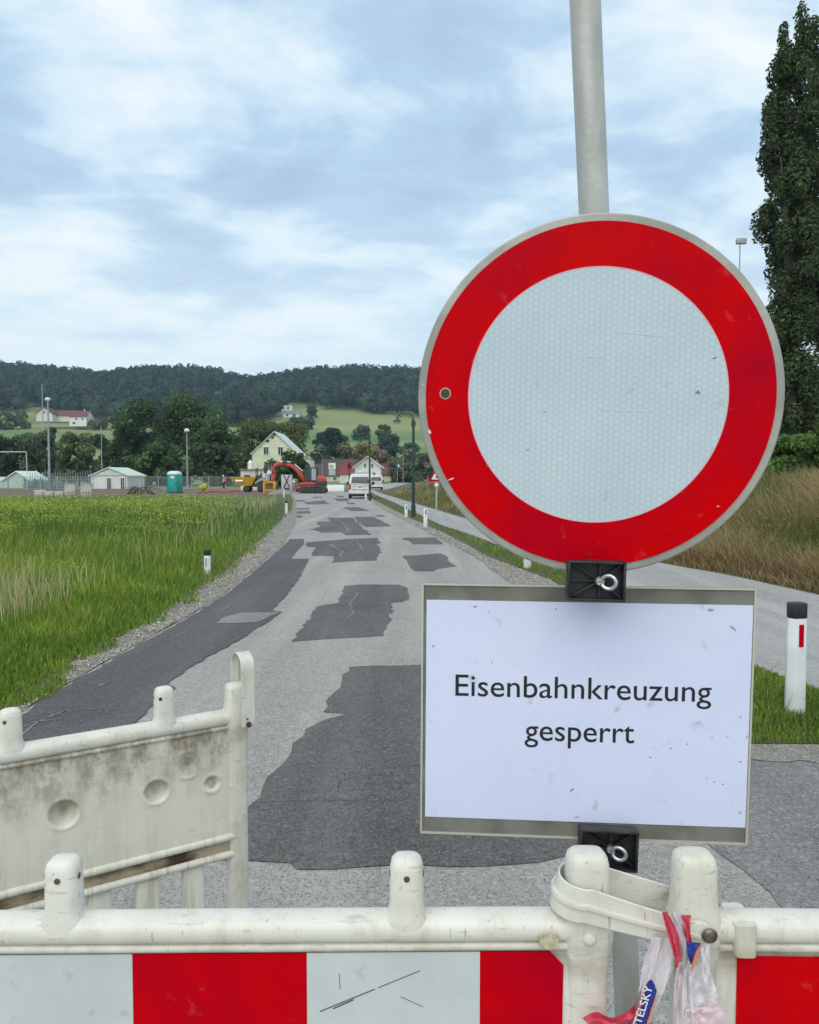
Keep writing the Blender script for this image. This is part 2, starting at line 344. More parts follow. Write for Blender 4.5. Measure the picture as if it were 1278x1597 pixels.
def foil(name, c, hexs, c2=None, stain=(0.4, 0.38, 0.3), amt=0.35, hamp=.26):
    m = bpy.data.materials.new(name); m.use_nodes = True; nt = m.node_tree; N = nt.nodes.new; L = nt.links.new
    b = nt.nodes['Principled BSDF']; b.inputs['Roughness'].default_value = 0.32; b.inputs['Specular IOR Level'].default_value = 0.35
    tc = N('ShaderNodeTexCoord'); P = tc.outputs['Object']
    n = N('ShaderNodeTexNoise'); L(P, n.inputs['Vector']); n.inputs['Scale'].default_value = 6; n.inputs['Detail'].default_value = 8; n.inputs['Roughness'].default_value = 0.6
    r = N('ShaderNodeMapRange'); L(n.outputs[0], r.inputs[0]); r.inputs[1].default_value = 0.40; r.inputs[2].default_value = 0.72
    x = N('ShaderNodeMix'); x.data_type = 'RGBA'; L(r.outputs[0], x.inputs[0]); x.inputs[6].default_value = (*c, 1); x.inputs[7].default_value = (*(c2 or c), 1)
    col = x.outputs[2]
    n = N('ShaderNodeTexNoise'); L(P, n.inputs['Vector']); n.inputs['Scale'].default_value = 26; n.inputs['Detail'].default_value = 6
    r = N('ShaderNodeMapRange'); L(n.outputs[0], r.inputs[0]); r.inputs[1].default_value = 0.64; r.inputs[2].default_value = 0.76; r.inputs[4].default_value = amt
    x = N('ShaderNodeMix'); x.data_type = 'RGBA'; L(r.outputs[0], x.inputs[0]); L(col, x.inputs[6]); x.inputs[7].default_value = (*stain, 1); col = x.outputs[2]
    if hexs:
        mp = N('ShaderNodeMapping'); L(P, mp.inputs[0]); mp.inputs['Scale'].default_value = (1, 1, 1)
        # hexagonal cell lattice of the reflective sheeting: three sets of lines
        acc = None
        for a in (0, 60, 120):
            d = N('ShaderNodeVectorMath'); d.operation = 'DOT_PRODUCT'; L(P, d.inputs[0]); d.inputs[1].default_value = (math.cos(R(a))*hexs, 0, math.sin(R(a))*hexs)
            s_ = N('ShaderNodeMath'); s_.operation = 'COSINE'; L(d.outputs['Value'], s_.inputs[0])
            if acc is None: acc = s_.outputs[0]
            else:
                m_ = N('ShaderNodeMath'); m_.operation = 'ADD'; L(acc, m_.inputs[0]); L(s_.outputs[0], m_.inputs[1]); acc = m_.outputs[0]
        r = N('ShaderNodeMapRange'); L(acc, r.inputs[0]); r.inputs[1].default_value = 0.3; r.inputs[2].default_value = -1.3; r.inputs[4].default_value = hamp
        x = N('ShaderNodeMix'); x.data_type = 'RGBA'; L(r.outputs[0], x.inputs[0]); L(col, x.inputs[6]); x.inputs[7].default_value = (c[0]*0.55, c[1]*0.62, c[2]*0.70, 1); col = x.outputs[2]
    L(col, b.inputs['Base Color']); return m
M_SIGNW = foil('white_reflective_sheet', (0.50, 0.60, 0.66), 640, (0.58, 0.66, 0.70), (0.40, 0.42, 0.36), 0.5)
M_FOILW = foil('white_foil', (0.58, 0.63, 0.62), 0, (0.50, 0.54, 0.53), (0.25, 0.24, 0.2), 0.5)
M_RED = foil('red_foil', (0.60, 0.0, 0.002), 640, (0.42, 0.0, 0.014), (0.62, 0.05, 0.08), 0.8, .10)
M_RED.node_tree.nodes['Principled BSDF'].inputs['Specular IOR Level'].default_value = 0.05
M_PAPER = foil('paper_sheet', (0.70, 0.74, 0.94), 0, (0.66, 0.70, 0.92), (0.30, 0.32, 0.38), 0.55)
M_INK = mat('ink', (0.012, 0.012, 0.014), 0.7)

# ------------------------------------------------------------------ terrain and hills
_KD = np.array([-400, 0, 235, 350, 450, 600, 750, 900, 1000, 1250, 3200], float)
_KZ = np.array([0, 0, 0, 11, 25, 47, 82, 118, 124, 100, 40], float)
_SX = np.array([-300, 0, 100, 165, 240, 330, 385, 440, 490, 560, 650, 800, 1000, 1300, 1700], float)
_SY = np.array([560, 565, 573, 578, 569, 574, 586, 581, 572, 572, 575, 580, 575, 582, 570], float)
def terr(x, y):
    x = np.asarray(x, float); y = np.asarray(y, float)
    z = np.interp(y, _KD, _KZ)
    px = 639 + 1200*x/np.maximum(y, 60)
    zr = (744 - np.interp(px, _SX, _SY))/1200*900 - 14
    k = np.clip((y - 560)/340, 0, 1)
    return z*(1 - k) + z*(zr/118.0)*k - 0.02
def build_terrain():
    ys = np.concatenate([[-300, -60, -10], np.arange(0, 60, 6), np.arange(60, 240, 20), np.arange(240, 1300, 14), np.arange(1320, 3300, 120)]).astype(float)
    us = np.linspace(-1.6, 1.6, 90)
    X = us[None, :]*(np.abs(ys[:, None])*1.0 + 120); Y = np.repeat(ys[:, None], 90, 1)
    Z = terr(X, Y)
    V = np.stack([X, Y, Z], -1).reshape(-1, 3); n = 90
    i, j = np.meshgrid(np.arange(len(ys) - 1), np.arange(n - 1), indexing='ij'); a = (i*n + j).ravel()
    F = np.stack([a, a + 1, a + n + 1, a + n], 1)
    o = np_mesh('terrain', V, F, smooth=True, mat_=M_MEADOW); tag(o, kind='structure')
build_terrain()

def poly_sheet(name, pts, z, m, kind='structure', jag=0.0, step=0.4, parent=None, seed=1):
    rnd = random.Random(seed); P = []
    n = len(pts)
    for i in range(n):
        a = Vector(pts[i][:2]); b = Vector(pts[(i + 1) % n][:2]); L_ = (b - a).length
        k = max(1, int(L_/step)) if jag else 1; k = min(k, 60)
        nn = Vector((-(b - a).y, (b - a).x)).normalized() if L_ > 0 else Vector((0, 0))
        for q in range(k):
            P.append(a.lerp(b, q/k) + (nn*rnd.uniform(-jag, jag) if q else Vector((0, 0))))
    bm = bmesh.new(); vs = [bm.verts.new((p.x, p.y, z)) for p in P]
    es = [bm.edges.new((vs[i], vs[(i + 1) % len(vs)])) for i in range(len(vs))]
    bmesh.ops.triangle_fill(bm, use_beauty=True, use_dissolve=False, edges=es, normal=(0, 0, 1))
    for f in bm.faces:
        if f.normal.z < 0: f.normal_flip()
    me = bpy.data.meshes.new(name); bm.to_mesh(me); bm.free()
    o = link_mesh(name, me, m, parent)
    if kind: tag(o, kind=kind)
    return o
G = lambda l: [gnd(*p).xy for p in l]
V2 = lambda l: [Vector(p) for p in l]
# edge curves (surveyed on the ground)
GRASS_L = G([(452, 768), (458, 781), (455, 795), (430, 820), (400, 848), (350, 890), (300, 925), (200, 985), (100, 1035), (0, 1100)]) + V2([(-4.1, 3.6), (-5.6, 1.5), (-7.5, -6)])
ROAD_L = G([(455, 767), (461, 780), (464, 800), (460, 820), (441, 850), (400, 885), (350, 926), (300, 958), (200, 1012), (100, 1070), (0, 1130)]) + V2([(-3.4, 3.4), (-4.8, 1.5), (-6.8, -6)])
ROAD_R = G([(572, 767), (580, 783), (600, 795), (640, 816), (690, 842), (740, 868), (790, 905), (870, 955), (960, 1020), (1060, 1090), (1150, 1163)])
VERGE_IN = G([(574, 770), (584, 780), (640, 808), (690, 830), (720, 845), (760, 868), (860, 905), (960, 985), (1070, 1075), (1165, 1155), (1172, 1162), (1278, 1163)]) + V2([(3.5, 4.72)])
VERGE_OUT = G([(579, 766.5), (584, 771), (618, 785), (685, 818), (730, 833), (773, 849), (930, 906), (1060, 975), (1175, 1040), (1278, 1080)]) + V2([(3.36, 5.3), (3.62, 4.76)])
PATH_OUT = G([(584, 765.5), (600, 771), (640, 783), (715, 805), (800, 829), (900, 850), (1040, 880), (1140, 897), (1278, 928)]) + V2([(7.6, 10.1), (14, 9.4), (32, 8.8)])
rl = sorted(ROAD_L, key=lambda p: -p.y)
far_y = ROAD_L[0].y
poly_sheet('road', list(ROAD_L) + V2([(30, -6), (30, 4.74)]) + list(reversed(VERGE_OUT)) + V2([(ROAD_R[0].x, far_y)]), 0.0, M_ROAD)
# road goes on beyond the works
poly_sheet('road', V2([(-14, 76), (-6, 84), (-9, 110), (-4, 230), (1, 230), (2, 110), (6, 84), (6, 76), (ROAD_R[0].x + 1, far_y - .5), (ROAD_L[0].x - 1, far_y - .5)]), -0.006, M_PATH)
poly_sheet('path', list(VERGE_OUT) + V2([(30, 4.76)]) + list(reversed(PATH_OUT)), 0.004, M_PATH)
poly_sheet('gravel_shoulder', list(GRASS_L) + list(reversed(ROAD_L)), 0.005, M_GRAVEL, jag=0.02, step=0.15)
poly_sheet('gravel_shoulder', list(ROAD_R[:8]) + list(reversed(VERGE_IN[:7])), 0.008, M_GRAVEL, jag=0.03, step=0.2)
poly_sheet('grass_verge', list(VERGE_IN) + list(reversed(VERGE_OUT)), 0.014, mat('verge_soil', (0.05, 0.075, 0.02), 0.95, (0.09, 0.08, 0.04), 5, bump=0.5), jag=0.02, step=0.3)
poly_sheet('field_ground', V2([(-60, 48), (-60, -10), (-7.6, -6)]) + list(reversed(GRASS_L)) + V2([(-14, 60), (-40, 52)]), 0.004, mat('field_soil', (0.05, 0.085, 0.02), 0.95, (0.10, 0.10, 0.04), 1.2, bump=0.5))
poly_sheet('bare_soil', V2([(-100, 46), (-40, 50), (-14, 58), (-11.2, 72), (-7, 88), (-6, 112), (-100, 112)]), -0.002, M_SOIL, jag=0.6, step=2)

def smooth_ribbon(name, pts, w, z, m, seed=0, parent=None):
    rnd = random.Random(seed); P = [Vector(p) for p in pts]; Q = []
    for i in range(len(P) - 1):
        for k in range(8): Q.append(P[i].lerp(P[i + 1], k/8) + Vector((rnd.uniform(-1, 1), rnd.uniform(-1, 1)))*w*0.5)
    Q.append(P[-1]); L_, Rr = [], []
    for i, q in enumerate(Q):
        t = (Q[min(i + 1, len(Q) - 1)] - Q[max(i - 1, 0)]).normalized(); n = Vector((-t.y, t.x))
        ww = w*(0.35 + 0.65*rnd.random())*(0.4 if i in (0, len(Q) - 1) else 1)
        L_.append(q + n*ww/2); Rr.append(q - n*ww/2)
    vs = [(p.x, p.y, z) for p in L_] + [(p.x, p.y, z) for p in Rr]; n = len(Q)
    me = bpy.data.meshes.new(name); me.from_pydata(vs, [], [(n + i, n + i + 1, i + 1, i) for i in range(n - 1)])
    return tag(link_mesh(name, me, m, parent), kind='structure')
z2 = lambda l: [(320 + .266*a, 600 + .266*b) for a, b in l]
z6 = lambda l: [(380 + .388*a, 760 + .388*b) for a, b in l]
PATCHES = [
 [(545,1041),(657,1037),(800,1038),(930,1060),(1010,1140),(1015,1260),(905,1331),(840,1346),(760,1352),(640,1349),(520,1357),(462,1357),(455,1347),(385,1343),(300,1335),(290,1300),(383,1262),(434,1199),(477,1138),(510,1122),(543,1114),(504,1111)],
 [(537,914),(560,912),(622,912),(635,917),(638,924),(637,935),(628,939),(613,940),(608,970),(599,992),(454,1001),(478,972),(496,946),(529,940)],
 [(628,867),(655,866),(687,863),(713,883),(680,888),(678,891),(648,891)],
 [(627,839),(679,838),(692,849),(644,849)],
 z2([(595,925),(830,905),(1015,898),(1035,930),(1000,935),(1040,985),(1020,990),(1010,1030),(740,1043),(750,1005),(630,1003),(655,955),(600,950)]),
 z2([(720,780),(860,780),(975,880),(820,883),(800,865),(680,868),(650,855),(610,850),(670,835),(660,805),(735,800)]),
 z2([(875,775),(990,775),(1095,830),(940,835),(890,800)]),
 z2([(805,720),(900,718),(975,740),(860,742)]),
 z2([(575,690),(700,677),(725,697),(750,700),(600,703)]),
 z2([(530,678),(585,675),(590,684),(535,686)]), z2([(540,724),(612,723),(612,731),(540,733)]), z2([(537,742),(615,740),(622,755),(540,757)]),
 z2([(535,767),(572,767),(565,780),(535,780)]), z2([(757,667),(840,668),(845,683),(780,683)]), z2([(830,690),(875,690),(878,700),(835,700)]),
 z2([(630,657),(685,657),(685,663),(635,664)]), z2([(770,651),(815,652),(818,660),(780,660)]), z2([(1000,765),(1050,766),(1050,774),(1010,773)]),
]
for i, p in enumerate(PATCHES):
    far = gnd(*p[0]).y
    poly_sheet('asphalt_patch', G(p), 0.004 if i else 0.0045, M_PATCH, jag=0.028 if far < 12 else 0.05, step=0.05 if far < 6 else 0.12 if far < 15 else .4, seed=i)
poly_sheet('asphalt_patch', G([(453,841),(474,841),(475,847),(453,872),(482,872),(470,897),(450,925),(424,953),(440,955),(413,974),(338,1019),(300,1040),(262,1068),(275,1074),(240,1100),(210,1130),(130,1190),(40,1260),(0,1290),(-200,1270),(0,1137),(100,1074),(200,1016),(300,961),(352,928),(402,887),(441,853)]), 0.009, M_STRIP, jag=0.02, step=0.1)
poly_sheet('asphalt_patch', G([(336,974),(350,964),(378,957),(437,956),(402,972),(380,973)]), 0.013, M_SMEAR, jag=0.015, step=0.1)
poly_sheet('side_road', G([(1175,1163),(1278,1164)]) + V2([(3.5, 4.69), (14, 4.69), (30, 4.69), (30, -6), (8, -6), (1.9, 2.6)]) + G([(1240,1430),(1180,1375),(1110,1322),(1060,1280),(1080,1200),(1130,1163)]), 0.004, M_SIDE, jag=0.02, step=0.08)
# narrow gravel along the foot of the verge
poly_sheet('gravel_shoulder', G([(1172,1160),(1278,1161)]) + V2([(6, 4.72), (6, 4.52)]) + G([(1278,1192),(1172,1186)]), 0.008, M_GRAVEL, jag=0.03, step=0.08)
# pale scuffs, seams and cracks
for k, (pts, w, m) in enumerate([
    ([(60,1117),(110,1109),(180,1106)],.012,M_SMEAR), ([(40,1128),(100,1112),(190,1108)],.015,M_SMEAR), ([(20,1160),(60,1128),(105,1110)],.02,M_SMEAR), ([(50,1130),(100,1122)],.02,M_SMEAR),
    ([(230,1019),(290,1014),(345,1010)],.012,M_SMEAR), ([(262,1000),(285,990),(293,984)],.02,M_SMEAR), ([(330,960),(352,950),(358,945)],.02,M_SMEAR), ([(155,1072),(172,1066)],.03,M_SMEAR)]):
    smooth_ribbon('asphalt_seam', G(pts), w, 0.013, m, k)
for k, (pts, w, m) in enumerate([
    (z6([(305,482),(420,468),(610,466)]),.016,M_SMEAR), (z6([(415,530),(440,510),(430,465),(460,425)]),.03,M_SMEAR), (z6([(400,770),(560,765),(700,762)]),.006,M_SMEAR),
    (z6([(340,912),(480,918),(700,910)]),.006,M_SMEAR), (z6([(390,1075),(540,1055),(690,1025)]),.006,M_SMEAR), (z6([(355,1125),(430,1160)]),.006,M_SMEAR),
    (z6([(380,1235),(385,1185),(470,1165),(570,1158)]),.0035,M_CRACK), (z6([(465,1200),(600,1190),(700,1195)]),.003,M_CRACK), (z6([(30,1275),(120,1270),(330,1262),(520,1270),(640,1262)]),.003,M_CRACK),
    (z6([(610,1098),(570,1105),(575,1130),(600,1135),(720,1120)]),.003,M_CRACK), (z6([(400,1285),(460,1260),(560,1235)]),.003,M_CRACK), (z6([(580,1240),(640,1200),(700,1180)]),.0025,M_CRACK), (z6([(500,1180),(540,1172),(600,1165)]),.003,M_CRACK),
    (z6([(380,215),(455,215),(480,255),(400,275)]),.05,M_SMEAR), (z6([(385,135),(410,155),(425,185)]),.05,M_SMEAR), (z6([(345,230),(400,262),(390,280)]),.06,M_SMEAR), (z6([(330,245),(420,235),(465,240)]),.05,M_SMEAR)]):
    smooth_ribbon('asphalt_seam' if m is M_SMEAR else 'crack', G(pts), w, 0.0090, m, k + 20)

# ------------------------------------------------------------------ vegetation generators
rng = np.random.default_rng(7)
def vnoise(x, y, sc, seed=0):
    r = np.random.default_rng(seed); T = r.random((64, 64)); x = np.asarray(x)*sc; y = np.asarray(y)*sc
    xi = np.floor(x).astype(int); yi = np.floor(y).astype(int); fx = x - xi; fy = y - yi; fx = fx*fx*(3 - 2*fx); fy = fy*fy*(3 - 2*fy)
    g = lambda a, b: T[a % 64, b % 64]
    return (g(xi, yi)*(1 - fx) + g(xi + 1, yi)*fx)*(1 - fy) + (g(xi, yi + 1)*(1 - fx) + g(xi + 1, yi + 1)*fx)*fy
def blades(name, P, h, w, lean, cols, m, parent=None, curl=0.35, tipw=None):
    n = len(P); a = rng.uniform(0, 2*np.pi, n); f = rng.normal(0, 0.8, n)      # facing roughly any direction
    tx, ty = np.cos(f), np.sin(f); lx, ly = np.cos(a)*lean*h, np.sin(a)*lean*h
    V = np.zeros((n, 5, 3)); 
    V[:, 0] = P; V[:, 1] = P; V[:, 0, 0] -= tx*w/2; V[:, 0, 1] -= ty*w/2; V[:, 1, 0] += tx*w/2; V[:, 1, 1] += ty*w/2
    mid = P + np.stack([lx*curl, ly*curl, h*0.6], 1); mw = w*(0.42 if tipw is None else tipw)
    V[:, 2] = mid; V[:, 3] = mid; V[:, 2, 0] += tx*mw; V[:, 2, 1] += ty*mw; V[:, 3, 0] -= tx*mw; V[:, 3, 1] -= ty*mw
    V[:, 4] = P + np.stack([lx, ly, h*np.sqrt(np.clip(1 - lean**2*0.5, .2, 1))], 1)
    b = np.arange(n)[:, None]*5
    F = [b + np.array([0, 1, 2, 3]), b + np.array([3, 2, 4])]
    C = np.repeat(cols[:, None, :], 5, 1)
    return np_mesh(name, V.reshape(-1, 3), F, C.reshape(-1, 3), mat_=m, parent=parent)
def cards(P, nrm, size, cols, asp=0.7):
    """leaf-shaped quads (folded diamonds)"""
    n = len(P); nrm = nrm/np.maximum(np.linalg.norm(nrm, axis=1, keepdims=True), 1e-6)
    r = rng.normal(size=(n, 3)); t = np.cross(nrm, r); t /= np.maximum(np.linalg.norm(t, axis=1, keepdims=True), 1e-6); u = np.cross(nrm, t)
    s = size[:, None]
    V = np.stack([P - t*s*0.5, P - u*s*asp*0.5 + nrm*s*0.08, P + t*s*0.5, P + u*s*asp*0.5 + nrm*s*0.08], 1)
    F = np.arange(n)[:, None]*4 + np.array([0, 1, 2, 3])
    return V.reshape(-1, 3), F, np.repeat(cols[:, None, :], 4, 1).reshape(-1, 3)
def tint(base, n, var=0.25, hue=0.12, r=None):
    r = r or rng; b = np.array(base)[None, :]*np.exp(r.normal(0, var, (n, 1))); b = b*(1 + r.normal(0, hue, (n, 3))*np.array([1, .4, .8])); return np.clip(b, 0.003, 0.9)

ICO = None
def ico(sub=1):
    bm = bmesh.new(); bmesh.ops.create_icosphere(bm, subdivisions=sub, radius=1); V = np.array([v.co[:] for v in bm.verts]); F = np.array([[v.index for v in f.verts] for f in bm.faces]); bm.free(); return V, F
ICO1 = ico(1); ICO2 = ico(2)
def crown_arrays(h, w, leaf, n, base, kind, seed, z0):
    """crown occupying z0..h, width w. returns V,[F4,F3],C"""
    r = np.random.default_rng(seed); H = h - z0
    if kind == 'round': K = 30
    elif kind == 'column': K = 120
    elif kind == 'bush': K = 22
    else: K = 14
    cs = []
    for k in range(K):
        if kind == 'column':
            t = (k + r.random())/K; rad = w/2*np.interp(t, [0, .12, .5, .8, 1], [.6, .95, 1, .95, .62])
            a = r.uniform(0, 2*np.pi); q = rad*0.74*np.sqrt(r.random()); s = rad*r.uniform(.20, .36); cs.append((q*np.cos(a), q*np.sin(a), z0 + H*t*0.94, s, s, H*r.uniform(.030, .055)))
        elif kind == 'cone':
            t = (k + r.random())/K; rad = w/2*(1 - t*0.88); a = r.uniform(0, 2*np.pi); q = rad*.4*r.random(); cs.append((q*np.cos(a), q*np.sin(a), z0 + H*t*0.93, rad*.8, rad*.8, H*.09))
        else:
            t = r.random(); zz = z0 + H*(0.08 + 0.78*t); rad = w/2*np.interp((zz - z0)/H, [0, .25, .5, .8, 1], [.80, .95, 1, .78, .25])
            a = r.uniform(0, 2*np.pi); q = rad*0.72*np.sqrt(r.random()); s = r.uniform(.20, .36)*min(w, H*1.2)*.58; cs.append((q*np.cos(a), q*np.sin(a), min(zz, h - s*.72), s, s, s*r.uniform(.65, .9)))
    cs = np.array(cs); pr = (cs[:, 3]*cs[:, 5]); pr /= pr.sum()
    idx = r.choice(K, n, p=pr); d = r.normal(size=(n, 3)); d /= np.linalg.norm(d, axis=1, keepdims=True)
    rad = r.uniform(0.55, 1.0, n)**0.45*(1 + r.normal(0, .07, n)); rad = np.where(r.random(n) < .06, rad*1.18, rad)
    P = cs[idx, :3] + d*cs[idx, 3:]*rad[:, None]; P[:, 2] = np.maximum(P[:, 2], z0*0.75)
    lobe = np.exp(r.normal(0, .16 if kind != 'column' else .26, K))[idx]
    c = tint(base, n, .26, .10, r)*lobe[:, None]
    nr = d + r.normal(0, .55, (n, 3)) + np.array([0, 0, .3])
    V, F, C = cards(P, nr, leaf*np.exp(r.normal(0, .3, n)), c)
    Vs, Cs, F3 = [V], [C], []; o = len(V)
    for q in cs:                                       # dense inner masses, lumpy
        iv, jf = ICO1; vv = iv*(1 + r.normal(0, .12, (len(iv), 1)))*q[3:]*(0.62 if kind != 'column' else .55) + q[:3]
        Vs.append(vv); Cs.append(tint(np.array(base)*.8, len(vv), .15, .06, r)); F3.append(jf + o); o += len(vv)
    return np.concatenate(Vs), [F, np.concatenate(F3)], np.concatenate(Cs)
M_BARK = mat('bark', (0.10, 0.08, 0.06), 0.9, (0.05, 0.04, 0.03), 8, bump=0.6, stretch=(1, 1, .2))
def tree(name, label, cat, x, y, h, w, kind='round', base=(.045, .075, .025), leaf=.5, n=3500, seed=0, group=None, trunk=True, z0=None, zbase=None):
    zb = float(terr(x, y)) if zbase is None else zbase
    t = thing(name, label, cat, (x, y, zb), 0, group)
    z0 = (h*.12 if trunk else 0.02*h) if z0 is None else z0
    base = tuple(b_*(2.2 if kind != 'column' else 2.0) for b_ in base)
    if trunk and y > 100: leaf *= .62; n = int(n*2.0); z0 = h*.04
    V, F, C = crown_arrays(h, w, leaf, n, base, kind, seed, z0)
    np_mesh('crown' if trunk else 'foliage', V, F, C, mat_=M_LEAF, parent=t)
    m = MB(); r = random.Random(seed); tr = max(.06, h*.018)
    if trunk:
        m.tube([(0, 0, -.3), (r.uniform(-.1, .1)*w*.1, 0, z0*.6 + .3), (r.uniform(-.3, .3), r.uniform(-.3, .3), h*.55), (0, 0, h*.8)], [tr*1.4, tr, tr*.6, tr*.15], 8)
        for k in range(5):
            a = r.uniform(0, 6.28); zz = h*r.uniform(.25, .55)
            m.tube([(0, 0, zz), (math.cos(a)*w*.2, math.sin(a)*w*.2, zz + h*.12), (math.cos(a)*w*.34, math.sin(a)*w*.34, zz + h*.25)], [tr*.5, tr*.3, tr*.08], 6)
        m.build('trunk', M_BARK, t)
    else:
        for k in range(4):
            a = r.uniform(0, 6.28); m.tube([(0, 0, -.1), (math.cos(a)*w*.12, math.sin(a)*w*.12, h*.3), (math.cos(a)*w*.25, math.sin(a)*w*.25, h*.6)], [tr*.6, tr*.4, tr*.1], 5)
        m.build('stem', M_BARK, t)
    return t

# ------------------------------------------------------------------ forest on the hill (one mass)
def build_forest():
    r = np.random.default_rng(3)
    BX = [-300, 0, 60, 100, 140, 240, 380, 430, 452, 480, 511, 549, 586, 640, 760, 1000, 1300, 1700]
    BY = [652, 646, 638, 648, 656, 668, 668, 655, 632, 632, 638, 645, 648, 652, 655, 650, 655, 655]
    xs, ys = [], []
    for y in np.arange(480, 1010, 9.6):
        for x in np.arange(-0.64*y - 30, 0.64*y + 30, 10.2):
            xs.append(x + r.uniform(-3.6, 3.6)); ys.append(y + r.uniform(-3.6, 3.6))
    xs, ys = np.array(xs), np.array(ys); z = terr(xs, ys)
    px = 639 + 1200*xs/ys; py = 744 - 1200*(z - EYE)/ys
    k = (py < np.interp(px, BX, BY) + r.normal(0, 1.2, len(xs)))
    xs, ys, z = xs[k], ys[k], z[k]; N = len(xs)
    T = []
    for q in range(8):
        conif = q >= 6
        K = 6; cs = r.normal(0, .28, (K, 3)); cs[:, 2] = np.linspace(-.55, .6, K)
        if conif: cs[:, :2] *= .3
        rd = (np.linspace(.62, .45, K) if not conif else np.linspace(.75, .18, K))
        n = 120; idx = r.integers(0, K, n); d = r.normal(size=(n, 3)); d[:, 2] = np.abs(d[:, 2])*1.1 - .25; d /= np.linalg.norm(d, axis=1, keepdims=True)
        P = cs[idx] + d*rd[idx][:, None]*r.uniform(.8, 1.1, n)[:, None]
        nr = d + r.normal(0, .5, (n, 3)); s = np.exp(r.normal(0, .22, n))*.30
        nn = nr/np.linalg.norm(nr, axis=1, keepdims=True); rr = r.normal(size=(n, 3)); t = np.cross(nn, rr); t /= np.linalg.norm(t, axis=1, keepdims=True); u = np.cross(nn, t)
        V = np.stack([P - t*s[:, None]*.5, P - u*s[:, None]*.4, P + t*s[:, None]*.5, P + u*s[:, None]*.4], 1).reshape(-1, 3)
        F = np.arange(n)[:, None]*4 + np.array([0, 1, 2, 3]); lv = np.repeat(np.exp(r.normal(0, .13, n)), 4)
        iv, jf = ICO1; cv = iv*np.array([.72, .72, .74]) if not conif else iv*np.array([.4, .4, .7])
        T.append((V, F, lv, cv, jf))
    Vs, Fs, Gs, Cs = [], [], [], []; o = 0
    kinds = r.integers(0, 6, N); co = r.random(N) < .13; kinds[co] = r.integers(6, 8, co.sum())
    big = vnoise(xs, ys, 1/60., 5)
    hh = r.uniform(11, 16, N)*(1 + .22*(big - .5)); hh[co] *= 1.12; ww = r.uniform(6.0, 9.4, N); ww[co] *= .62
    bcol = np.array([0.036, 0.060, 0.030])[None]*np.exp(r.normal(0, .32, (N, 1)))*(1 + r.normal(0, .13, (N, 3)))*(0.75 + .6*big[:, None]); bcol[co] *= .7
    for q in range(8):
        ids = np.where(kinds == q)[0]
        if not len(ids): continue
        V, F, lv, cv, jf = T[q]; sc = np.stack([ww[ids], ww[ids], hh[ids]*.55], 1); c = np.stack([xs[ids], ys[ids], z[ids] + hh[ids]*.56], 1)
        a = r.uniform(0, 6.28, len(ids)); ca, sa = np.cos(a)[:, None], np.sin(a)[:, None]
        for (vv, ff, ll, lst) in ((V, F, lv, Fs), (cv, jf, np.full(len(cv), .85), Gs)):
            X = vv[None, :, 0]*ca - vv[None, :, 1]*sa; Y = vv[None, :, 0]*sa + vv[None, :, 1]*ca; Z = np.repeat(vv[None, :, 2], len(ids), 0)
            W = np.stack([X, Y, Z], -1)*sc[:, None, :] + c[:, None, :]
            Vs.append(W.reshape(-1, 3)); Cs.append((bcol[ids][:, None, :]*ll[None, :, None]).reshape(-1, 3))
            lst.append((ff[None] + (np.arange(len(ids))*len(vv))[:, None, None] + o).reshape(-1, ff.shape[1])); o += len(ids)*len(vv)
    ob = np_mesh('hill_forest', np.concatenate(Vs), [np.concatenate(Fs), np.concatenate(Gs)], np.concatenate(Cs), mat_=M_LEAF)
    tag(ob, 'dark mixed forest covering the ridge behind the village', 'forest', kind='stuff')
    print('forest crowns', N)
build_forest()

